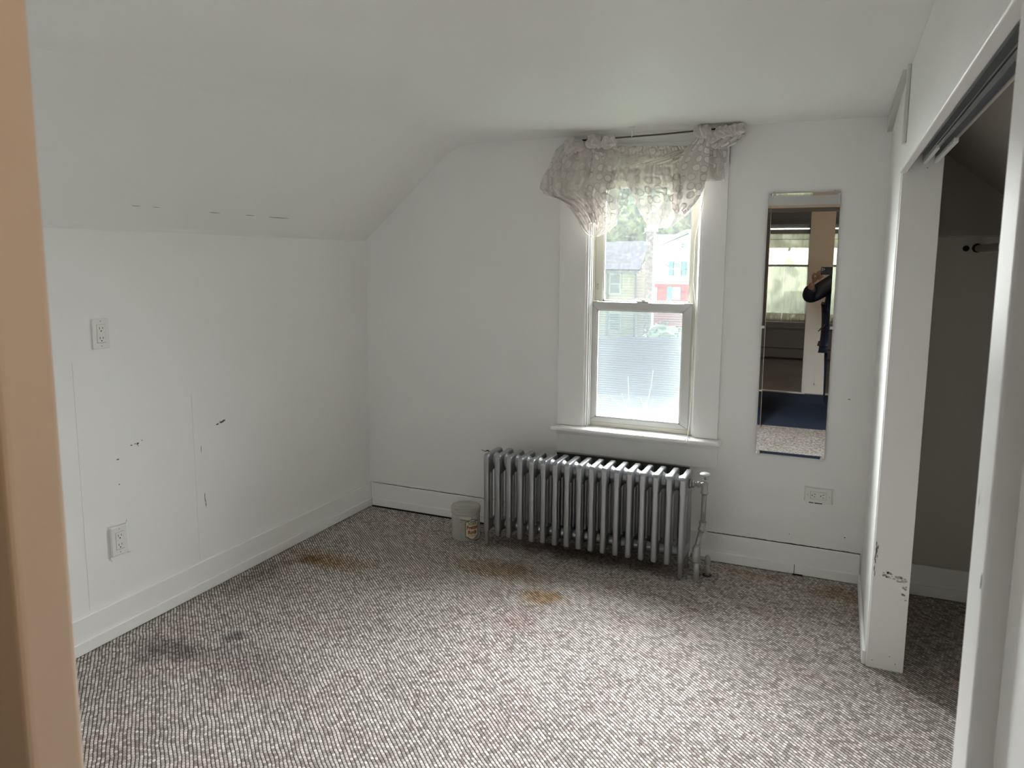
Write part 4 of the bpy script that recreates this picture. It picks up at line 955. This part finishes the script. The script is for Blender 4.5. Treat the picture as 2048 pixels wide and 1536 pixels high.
V = [(PX, PY, 0.86), (PX, PY, 1.02), (PX, PY, 1.18), (PX, PY-0.01, 1.31), (PX, PY, 1.40), (PX, PY+0.01, 1.455), (PX, PY+0.02, 1.53), (PX, PY+0.02, 1.60),
     LS, LE, LW, RS, RE, RW,
     (PX-0.09, PY, 0.80), (PX-0.095, PY+0.01, 0.45), (PX-0.10, PY-0.01, 0.09), (PX-0.10, PY+0.10, 0.035),
     (PX+0.09, PY, 0.80), (PX+0.095, PY+0.01, 0.45), (PX+0.10, PY-0.01, 0.09), (PX+0.10, PY+0.10, 0.035)]
E_ = [(0, 1), (1, 2), (2, 3), (3, 4), (4, 5), (5, 6), (6, 7), (3, 8), (8, 9), (9, 10), (3, 11), (11, 12), (12, 13), (0, 14), (14, 15), (15, 16), (16, 17), (0, 18), (18, 19), (19, 20), (20, 21)]
Rr = [(0.14, 0.10), (0.13, 0.09), (0.14, 0.10), (0.12, 0.08), 0.052, 0.055, (0.078, 0.092), (0.06, 0.075), 0.055, 0.043, 0.026, 0.055, 0.043, 0.026, 0.085, 0.055, 0.036, 0.03, 0.085, 0.055, 0.036, 0.03]
body = skin_obj('body', [L_(v) for v in V], E_, Rr, M['skin'], per)
# quilted coat follows torso and arms
V2 = [(PX, PY, 0.70), (PX, PY, 0.86), (PX, PY, 1.02), (PX, PY, 1.18), (PX, PY-0.01, 1.30), (PX, PY, 1.37), LS, LE, tuple(Vector(LE).lerp(Vector(LW), 0.72)), RS, RE, tuple(Vector(RE).lerp(Vector(RW), 0.85))]
E2 = [(0, 1), (1, 2), (2, 3), (3, 4), (4, 5), (4, 6), (6, 7), (7, 8), (4, 9), (9, 10), (10, 11)]
R2 = [0.235, 0.225, 0.21, 0.215, 0.20, 0.080, 0.092, 0.078, 0.054, 0.092, 0.078, 0.054]
coat = skin_obj('coat', [L_(v) for v in V2], E2, R2, M['coat'], per, 1, 3)
V3 = V[14:17]+V[18:21]+[(PX, PY, 0.84)]
tro = skin_obj('trousers', [L_(v) for v in V3], [(6, 0), (0, 1), (1, 2), (6, 3), (3, 4), (4, 5)], [0.10, 0.075, 0.06, 0.10, 0.075, 0.06, 0.14], M['trousers'], per, 6)
for s in (-1, 1):
    bm = nb(); box(bm, s*0.10-0.045, s*0.10+0.045, -0.09, 0.17, 0.0, 0.075); obj('shoe', bm, M['shoe'], per, bevel=0.03, seg=4)
# coat seams, with a sheen painted in as lighter colour
bm = nb()
for k in range(9):
    z = 1.255-0.062*k
    tube(bm, [(-0.175+0.012*math.cos(k*2), 0.085, z), (-0.12, 0.128, z-0.012), (-0.05, 0.148, z-0.004), (0.05, 0.148, z-0.006), (0.13, 0.125, z)], 0.0035, 6)
obj('coat_seams', bm, paint('seam_sheen', (0.08, 0.09, 0.12), 0.4, 0.5, 0.1, 60, 0.05), coat)
# head details
bm = bmesh.new(); bmesh.ops.create_uvsphere(bm, u_segments=32, v_segments=20, radius=1)
for v in bm.verts:
    n_ = v.co.copy(); k = 1+0.05*noise.noise(n_*4)
    v.co = Vector((n_.x*0.088*k, n_.y*0.105*k+0.005, 1.565+n_.z*0.115*k))
bmesh.ops.delete(bm, geom=[v for v in bm.verts if v.co.y > 0.055 and v.co.z < 1.62], context='VERTS')
obj('hair', bm, M['hair'], per, smooth=True)
for s in (-1, 1):
    bm = bmesh.new(); bmesh.ops.create_uvsphere(bm, u_segments=14, v_segments=10, radius=0.012, matrix=Matrix.Translation((s*0.030, 0.098, 1.555))); obj('eye', bm, M['shoe'], per, smooth=True)
bm = nb(); tube(bm, [(0, 0.10, 1.56), (0, 0.118, 1.53), (0, 0.122, 1.518), (0, 0.105, 1.512)], [0.007, 0.011, 0.014, 0.008], 10); obj('nose', bm, M['skin'], per)
bm = nb(); tube(bm, [(-0.022, 0.098, 1.49), (0, 0.106, 1.488), (0.022, 0.098, 1.49)], [0.003, 0.006, 0.003], 8); obj('mouth', bm, principled('lip', (0.35, 0.13, 0.11), 0.5)[0], per)
# phone (held landscape; lenses on the side facing the mirror)
ph = empty('phone', (2.440, -3.768, 1.394)); tag(ph, 'dark phone held sideways by the person in the mirror', 'phone')
bm = nb(); box(bm, -0.074, 0.074, -0.0042, 0.0042, -0.0355, 0.0355); obj('phone_body', bm, principled('phone_navy', (0.015, 0.02, 0.035), 0.35)[0], ph, bevel=0.004, seg=3)
bm = nb(); box(bm, -0.070, -0.038, 0.0042, 0.0060, -0.004, 0.032); cbm = obj('camera_bump', bm, principled('phone_bump', (0.05, 0.06, 0.08), 0.3)[0], ph, bevel=0.001)
for x, z in ((-0.062, 0.022), (-0.062, 0.006), (-0.047, 0.014)):
    bm = nb(); tube(bm, [(x, 0.006, z), (x, 0.0078, z)], 0.0062, 16); obj('lens', bm, M['chrome'], cbm)
bm = nb(); box(bm, -0.070, 0.070, -0.0048, -0.0042, -0.032, 0.032); obj('screen', bm, M['dark'], ph)
# hands: palm and five fingers each
def hand(side, wrist, palm, tips_dir, curl, parent):
    w = Vector(L_(wrist)); p = Vector(L_(palm)); d = (p-w).normalized()
    s = Vector(tips_dir[0]); n_ = Vector(tips_dir[1])
    vs = [w, w.lerp(p, 0.5), p]; ed = [(0, 1), (1, 2)]; ra = [(0.024, 0.019), (0.030, 0.016), (0.032, 0.014)]
    palm_o = skin_obj('palm', vs, ed, ra, M['skin'], parent, 0, 2)
    for k in range(4):
        off = s*(-0.027+0.018*k); ln = (0.066, 0.075, 0.071, 0.056)[k]
        base = p+off-d*0.012; a = base+d*ln*0.42+n_*0.006; b = a+(d*0.72+n_*curl).normalized()*ln*0.33; c = b+(d*0.30+n_*curl*1.5).normalized()*ln*0.28
        skin_obj('finger', [base, a, b, c], [(0, 1), (1, 2), (2, 3)], [0.0095, 0.0088, 0.0080, 0.0066], M['skin'], palm_o, 0, 2)
    tb = w.lerp(p, 0.35)-s*0.026; t1 = tb+(-s*0.6+d*0.7).normalized()*0.032; t2 = t1+(d*0.9+n_*0.4).normalized()*0.026
    skin_obj('thumb', [w.lerp(p, 0.3)-s*0.008, tb, t1, t2], [(0, 1), (1, 2), (2, 3)], [0.013, 0.012, 0.0105, 0.008], M['skin'], palm_o, 0, 2)
hand(-1, LW, (2.342, -3.795, 1.340), ((0.55, 0.0, -0.8), (0.35, 0.35, 0.1)), 0.7, per)
hand(1, RW, (2.545, -3.765, 1.355), ((-0.5, 0.0, -0.8), (-0.5, 0.3, 0.1)), 0.8, per)
# strap hanging at the hip
bm = nb(); tube(bm, [L_((2.435, -3.86, 0.905)), L_((2.405, -3.855, 0.872)), L_((2.372, -3.85, 0.832))], [0.009, 0.007, 0.004], 8)
obj('strap', bm, M['dark'], per)

# ------------------------------------------------------------------ outside
def siding(name, col, pitch=0.18, col2=None):
    m, n, b = principled(name, col, 0.8, 0, 0.2); N, L = n.nodes, n.links
    t = N.new('ShaderNodeTexCoord'); sp = N.new('ShaderNodeSeparateXYZ'); L.new(t.outputs['Object'], sp.inputs[0])
    d = N.new('ShaderNodeMath'); d.operation = 'DIVIDE'; d.inputs[1].default_value = pitch; L.new(sp.outputs['Z'], d.inputs[0])
    f = N.new('ShaderNodeMath'); f.operation = 'FRACT'; L.new(d.outputs[0], f.inputs[0])
    r = N.new('ShaderNodeValToRGB'); e = r.color_ramp.elements; L.new(f.outputs[0], r.inputs[0])
    c2 = col2 or tuple(c*0.45 for c in col)
    e[0].position = 0.0; e[0].color = (*c2, 1); e[1].position = 0.2; e[1].color = (*col, 1)
    L.new(r.outputs[0], b.inputs['Base Color']); return m
def shingle(name, c1, c2, sx_=3.2, mort=(0.05, 0.055, 0.06)):
    m, n, b = principled(name, c1, 0.9, 0, 0.15); N, L = n.nodes, n.links
    t = N.new('ShaderNodeTexCoord'); br = N.new('ShaderNodeTexBrick'); br.inputs['Scale'].default_value = sx_
    br.inputs['Color1'].default_value = (*c1, 1); br.inputs['Color2'].default_value = (*c2, 1); br.inputs['Mortar'].default_value = (*mort, 1)
    br.inputs['Mortar Size'].default_value = 0.025; br.inputs['Brick Width'].default_value = 0.9; br.inputs['Row Height'].default_value = 0.45
    L.new(t.outputs['UV'], br.inputs['Vector']); ns = N.new('ShaderNodeTexNoise'); ns.inputs['Scale'].default_value = 9; ns.inputs['Detail'].default_value = 8; L.new(t.outputs['UV'], ns.inputs['Vector'])
    mr = N.new('ShaderNodeMapRange'); mr.inputs['To Min'].default_value = 0.6; mr.inputs['To Max'].default_value = 1.4; L.new(ns.outputs['Fac'], mr.inputs['Value'])
    s = N.new('ShaderNodeVectorMath'); s.operation = 'SCALE'; L.new(br.outputs['Color'], s.inputs[0]); L.new(mr.outputs[0], s.inputs['Scale']); L.new(s.outputs[0], b.inputs['Base Color']); return m
M['shingle'] = shingle('roof_shingle', (0.020, 0.024, 0.031), (0.029, 0.033, 0.040), mort=(0.012, 0.014, 0.017))
M['shingle_pale'] = shingle('roof_shingle_pale', (0.030, 0.035, 0.040), (0.040, 0.045, 0.050), mort=(0.02, 0.022, 0.025))
M['yellow'] = siding('siding_cream', (0.36, 0.335, 0.29)); M['white_s'] = siding('siding_white', (0.31, 0.34, 0.355), 0.2, (0.26, 0.29, 0.31))
M['redp'] = siding('siding_red', (0.30, 0.075, 0.085)); M['teal'] = principled('shutter_teal', (0.05, 0.26, 0.30), 0.6)[0]
M['out_trim'] = principled('outside_trim', (0.33, 0.345, 0.35), 0.7)[0]; M['out_glass'] = principled('outside_glass', (0.10, 0.14, 0.17), 0.3)[0]
M['out_dark'] = principled('outside_dark', (0.09, 0.11, 0.12), 0.7)[0]
def brick_mat():
    m, n, b = principled('chimney_brick', (0.2, 0.1, 0.1), 0.9); N, L = n.nodes, n.links
    t = N.new('ShaderNodeTexCoord'); ns = N.new('ShaderNodeTexNoise'); ns.inputs['Scale'].default_value = 5; ns.inputs['Detail'].default_value = 8; L.new(t.outputs['Object'], ns.inputs['Vector'])
    r = N.new('ShaderNodeValToRGB'); e = r.color_ramp.elements; e[0].position = 0.35; e[0].color = (0.15, 0.12, 0.15, 1); e[1].position = 0.65; e[1].color = (0.34, 0.27, 0.29, 1); L.new(ns.outputs['Fac'], r.inputs[0]); L.new(r.outputs[0], b.inputs['Base Color']); return m
M['brick'] = brick_mat()
def foliage(name, c1, c2, sc=1.2):
    m, n, b = principled(name, c1, 0.9, 0, 0.1); N, L = n.nodes, n.links
    t = N.new('ShaderNodeTexCoord'); ns = N.new('ShaderNodeTexNoise'); ns.inputs['Scale'].default_value = sc; ns.inputs['Detail'].default_value = 8; L.new(t.outputs['Object'], ns.inputs['Vector'])
    r = N.new('ShaderNodeValToRGB'); e = r.color_ramp.elements; e[0].position = 0.4; e[0].color = (*c1, 1); e[1].position = 0.62; e[1].color = (*c2, 1); L.new(ns.outputs['Fac'], r.inputs[0]); L.new(r.outputs[0], b.inputs['Base Color']); return m
M['leaf'] = foliage('leaf_green', (0.05, 0.08, 0.05), (0.17, 0.22, 0.11)); M['leaf_dark'] = foliage('leaf_shrub', (0.03, 0.05, 0.035), (0.09, 0.14, 0.09), 3)
M['leaf_yellow'] = foliage('leaf_yellow', (0.05, 0.052, 0.036), (0.115, 0.117, 0.082), 3); M['bark'] = principled('bark', (0.06, 0.05, 0.045), 0.9)[0]
def quad_uv(bm, pts, size):
    uvl = bm.loops.layers.uv.verify(); f = bm.faces.new([bm.verts.new(p) for p in pts]); P_ = [Vector(p) for p in pts]
    U = (P_[1]-P_[0]).normalized(); Vv = (P_[3]-P_[0]); Vv = (Vv-U*Vv.dot(U)).normalized()
    for lp, p in zip(f.loops, P_): d = p-P_[0]; lp[uvl].uv = (d.dot(U)/size, d.dot(Vv)/size)
    return f
def thick_roof(name, pts, th, size, mat, parent):
    bm = bmesh.new(); quad_uv(bm, pts, size); ob = obj(name, bm, mat, parent); s = ob.modifiers.new('solid', 'SOLIDIFY'); s.thickness = th; s.offset = 0; return ob
G = -4.5
struct('floor_ground', nb(-60, 60, 2.0, 140, G-0.2, G), paint('ground_green', (0.05, 0.07, 0.04), 0.95, 0.1, 0.2, 5, 0.3))
def w_out(parent, p0, p1, Y, trim=0.12, mat=None):
    """window from two photo pixels, standing proud of its wall"""
    a, b = at(*p0, Y), at(*p1, Y); bm = nb(); box(bm, a.x-trim, b.x+trim, Y-0.08, Y, b.z-trim, a.z+trim)
    w_ = obj('window', bm, mat or M['out_trim'], parent)
    bm = nb(); zm = (a.z+b.z)/2; box(bm, a.x, b.x, Y-0.10, Y-0.08, b.z, zm-0.04); box(bm, a.x, b.x, Y-0.10, Y-0.08, zm+0.04, a.z); obj('pane', bm, M['out_glass'], w_)
    return w_
# cream house with grey roof and brick chimney
h1 = empty('house', (-12, 49, G)); tag(h1, 'cream sided house with grey shingle roof and tall brick chimney', 'house')
def hp(name, bm, mat, h=h1, **k): return obj(name, rel(bm, h), mat, h, **k)
p0 = at(1140, 536, 45); p1 = at(1274, 538, 45)
hp('wall', nb(p0.x, p1.x, 45, 50, G, p1.z+0.15), M['yellow'])
g0 = at(1274, 538, 45); g1 = at(1296, 538, 47)
bm = bmesh.new()
a = Vector((p1.x, 45.0, G)); b = Vector((p1.x+1.2, 49.5, G)); 
prism(bm, [(p1.x, G), (p1.x+0.9, G), (p1.x+0.9, 1.9), (p1.x+0.75, 1.9), (p1.x, 0.85)], 'y', 45.4, 45.8); hp('gable_wall', bm, M['yellow'])
e0, e1, r0, r1 = at(1140, 540, 44.6), at(1280, 541, 44.6), at(1150, 487, 46.5), at(1296, 484, 46.5)
rf = thick_roof('roof', [e0-h1.location, e1-h1.location, r1-h1.location, r0-h1.location], 0.2, 2.2, M['shingle'], h1)
bm = nb(); box(bm, e0.x, e1.x, 44.45, 44.62, e1.z-0.22, e1.z-0.02); hp('gutter', bm, M['out_dark'])
bm = nb(); q = at(1271, 560, 44.9); box(bm, q.x-0.05, q.x+0.05, 44.85, 45, G, e1.z); hp('downspout', bm, M['out_dark'])
bm = nb(); q = at(1217, 560, 44.9); box(bm, q.x-0.12, q.x+0.02, 44.85, 45, G, e1.z); hp('corner_board', bm, M['out_dark'])
w_ = w_out(None, (1222, 550), (1239, 586), 45); w_.parent = h1; w_.location = -h1.location
w_ = w_out(None, (1221, 626), (1238, 660), 45); w_.parent = h1; w_.location = -h1.location
c0, c1_ = at(1294, 463, 44.2), at(1308, 463, 44.2)
bm = nb(); box(bm, c0.x-0.05, c1_.x, 44.2, 44.8, G, c0.z); ch = hp('chimney', bm, M['brick'])
bm = nb(); box(bm, c0.x-0.15, c1_.x+0.1, 44.1, 44.9, c0.z, c0.z+0.22); box(bm, c0.x-0.02, c1_.x-0.05, 44.2, 44.8, c0.z+0.22, c0.z+0.45); hp('chimney_cap', bm, M['out_trim'])
bm = nb(); q = at(1293, 487, 44.1); box(bm, q.x-0.15, q.x+0.25, 44.05, 44.2, q.z-0.1, q.z+0.1); hp('flashing', bm, M['out_trim'])
# white house with teal shutters and red lower storey
h2 = empty('house', (-8, 62, G)); tag(h2, 'white gabled house with teal shutters and a red lower storey', 'house')
pk_ = at(1378, 468, 58); pl = at(1306, 500, 58); rz = at(1310, 566, 58)
bm = bmesh.new(); prism(bm, [(pl.x-0.3, rz.z), (pk_.x*2-pl.x+0.3, rz.z), (pk_.x*2-pl.x+0.3, pl.z), (pk_.x, pk_.z), (pl.x-0.3, pl.z)], 'y', 58, 64); hp('wall', bm, M['white_s'], h2)
bm = nb(); box(bm, pl.x-0.3, pk_.x*2-pl.x+0.3, 57.95, 64, G, rz.z-0.02); hp('lower_wall', bm, M['redp'], h2)
bm = nb(); box(bm, pl.x-0.35, pk_.x*2-pl.x+0.35, 57.75, 57.95, rz.z-0.05, rz.z+0.08); hp('belt_board', bm, M['out_trim'], h2)
for s in (-1, 1):
    bm = nb(); tube(bm, [(pl.x-0.3 if s < 0 else pk_.x*2-pl.x+0.3, 57.7, pl.z+0.12), (pk_.x, 57.7, pk_.z+0.22)], 0.16, 4); hp('rake_board', bm, M['out_trim'], h2)
q0, q1 = at(1306, 486, 62), at(1380, 468, 62)
thick_roof('roof', [Vector((pl.x-0.9, 58.2, pl.z+0.1))-h2.location, Vector((pk_.x, 58.2, pk_.z+0.3))-h2.location, Vector((pk_.x, 66, pk_.z+0.3))-h2.location, Vector((pl.x-0.9, 66, pl.z+0.1))-h2.location], 0.2, 2.0, M['shingle_pale'], h2)
bm = nb(); a_, b_2 = at(1300, 469, 64), at(1372, 466, 64); box(bm, a_.x, b_2.x, 64, 69, G, a_.z-0.8); hp('rear_wing', bm, M['white_s'], h2)
thick_roof('rear_roof', [Vector((a_.x, 63.8, a_.z-1.9))-h2.location, Vector((b_2.x, 63.8, a_.z-1.9))-h2.location, Vector((b_2.x, 66, a_.z))-h2.location, Vector((a_.x, 66, a_.z))-h2.location], 0.2, 2.0, M['shingle_pale'], h2)
for (pa, pb) in (((1351, 526), (1360, 549)), ((1347, 576), (1359, 598)), ((1363, 488), (1368, 495)), ((1309, 577), (1312, 600))):
    w_ = w_out(None, pa, pb, 57.9, 0.08); w_.parent = h2; w_.location = -h2.location
for (pa, pb) in (((1339, 524), (1346, 551)), ((1335, 573), (1343, 604)), ((1365, 524), (1371, 551))):
    a, b = at(*pa, 57.85), at(*pb, 57.85); bm = nb(); box(bm, a.x, b.x, 57.80, 57.9, b.z, a.z); hp('shutter', bm, M['teal'], h2)
# overhead wires, each fixed to the white house's front wall
for k, pts in enumerate((((1307, 506, 44.5), (1330, 508, 50), (1352, 512, 57.95)), ((1307, 537, 44.5), (1340, 538, 50), (1374, 539, 57.95)), ((1307, 508, 44.5), (1325, 524, 52), (1337, 533, 57.95)))):
    bm = nb(); tube(bm, [at(x, y, Y) for x, y, Y in pts], 0.022, 6); wr = obj('overhead_wire', bm, M['rod'])
    tag(wr, ('upper sagging utility wire crossing the white house', 'lower straight utility wire crossing the white house', 'short slanting service wire beside the brick chimney')[k], 'wire', 'utility wires outside')
# near roofs seen through the lower pane
gr = empty('garage', (-2.5, 17, G)); tag(gr, 'neighbouring building with a broad grey shingle roof just below the window', 'building')
a, b = at(1000, 786, 15), at(1600, 806, 15); c, d = at(1600, 682, 16.2), at(1000, 673, 16.2)
thick_roof('roof', [a-gr.location, b-gr.location, c-gr.location, d-gr.location], 0.12, 0.42, M['shingle'], gr)
a2, b2 = a+Vector((0, 2.4, 0)), b+Vector((0, 2.4, 0))
thick_roof('rear_roof', [d-gr.location, c-gr.location, b2-gr.location, a2-gr.location], 0.12, 0.42, M['shingle'], gr)
bm = nb(); box(bm, d.x+0.5, c.x-0.5, 15.2, 17.2, G, a.z-0.05); hp('wall', bm, M['white_s'], gr)
pr = empty('porch', (0.5, 13.5, G)); tag(pr, 'lower pale porch roof in front of the grey shingle roof', 'porch')
a, b = at(1000, 868, 13.9), at(1600, 900, 13.9); c, d = at(1600, 804, 14.95), at(1000, 784, 14.95)
thick_roof('roof', [a-pr.location, b-pr.location, c-pr.location, d-pr.location], 0.08, 0.5, M['shingle_pale'], pr)
bm = nb(); box(bm, d.x+0.6, c.x-0.6, 14.1, 14.9, G, a.z-0.08); hp('wall', bm, M['white_s'], pr)
def leaf_cloud(bm, blobs, n, size, seed, flat=1.0):
    rnd = random.Random(seed)
    for (cx, cyy, cz, rx, ryy, rz_) in blobs:
        for _ in range(n):
            v = Vector((rnd.gauss(0, 1), rnd.gauss(0, 1), rnd.gauss(0, 1))).normalized(); r = 0.78+rnd.random()*0.3
            p = Vector((cx+v.x*rx*r, cyy+v.y*ryy*r, cz+v.z*rz_*r)); s = size*(0.6+rnd.random()*0.8)
            a_ = Vector((rnd.uniform(-1, 1), rnd.uniform(-1, 1), rnd.uniform(-1, 1))).normalized(); b_ = a_.orthogonal().normalized()
            bm.faces.new([bm.verts.new(p+q) for q in (a_*s, b_*s*0.6, -a_*s, -b_*s*0.6)])
        g_ = bmesh.ops.create_icosphere(bm, subdivisions=3, radius=1.0)
        for v in g_['verts']:
            k = 0.86+0.16*noise.noise(v.co*2.4+Vector((cx, 0, 0))); v.co = Vector((cx+v.co.x*rx*k, cyy+v.co.y*ryy*k, cz+v.co.z*rz_*k))
def tree(name, c, blobs, n, size, label, cat, mat, trunk=0.4, seed=1, group=None):
    e = empty(name, c); tag(e, label, cat, group); bm = nb(); leaf_cloud(bm, blobs, n, size, seed); obj('crown', bm, mat, e)
    if trunk: bm = nb(); tube(bm, [(0, 0, 0), (0.1, 0, 2), (0, 0.1, blobs[0][2])], [trunk, trunk*0.8, trunk*0.5], 10); obj('trunk', bm, M['bark'], e)
tree('leafy_tree', (-17, 76, G), [(-5, 0, 8.2, 6, 4, 4.4), (1, 1, 9.6, 5.5, 4, 5.0), (-1, 3, 13.5, 6, 4, 4), (6.5, 2, 7.2, 3.5, 3, 3.0), (-12, 3, 8, 6, 4, 5), (7, 3, 12.5, 5, 3, 5), (12, 3, 8, 5, 3, 5)], 500, 0.35, 'large pale green tree rising behind the roofs', 'tree', M['leaf'], 0.4, 3)
b0 = at(1305, 680, 30); tree('garden_bush', (b0.x, 30, G), [(-1.0, 0, 0.9, 1.2, 1.0, 1.2), (0.5, 0, 1.6, 1.4, 1.0, 1.7), (1.9, 0, 1.3, 1.4, 1.0, 1.75), (3.2, 0, 1.1, 1.4, 1, 1.7)], 260, 0.12, 'rounded dark green bush beyond the grey shingle roof', 'bush', M['leaf_dark'], 0, 9)
# bare twigs outside the lower pane
tw = empty('bare_shrub', at(1265, 850, 2.0)); tag(tw, 'bare thin twigs of a shrub standing right outside the lower pane', 'shrub')
bm = nb()
for pts in (((1263, 836), (1257, 790), (1256, 752)), ((1262, 836), (1246, 800), (1243, 786)), ((1250, 815), (1225, 800), (1219, 790)), ((1290, 836), (1294, 812), (1298, 790)), ((1290, 824), (1284, 806), (1280, 794)), ((1300, 826), (1306, 800)), ((1300, 824), (1330, 812), (1352, 806)), ((1294, 812), (1303, 770), (1306, 740))):
    tube(bm, [at(x, y, 2.0) for x, y in pts], 0.0035, 5)
tube(bm, [at(1262, 836, 2.0), at(1268, 960, 2.0)], 0.006, 6); tube(bm, [at(1290, 836, 2.0), at(1284, 960, 2.0)], 0.006, 6)
obj('twigs', rel(bm, tw), M['bark'], tw)
# greenery behind the far room's window
tree('yellow_tree', (1.0, -13, G), [(0, 0, 5.4, 2.2, 1.2, 1.9), (-2, 0, 5, 2.0, 1.2, 2.0)], 300, 0.10, 'yellow green tree outside the far window seen in the mirror', 'tree', M['leaf_yellow'], 0.2, 12)
struct('floor_ground_rear', nb(-30, 30, -60, -9.0, G-0.2, G), M['out_dark'])
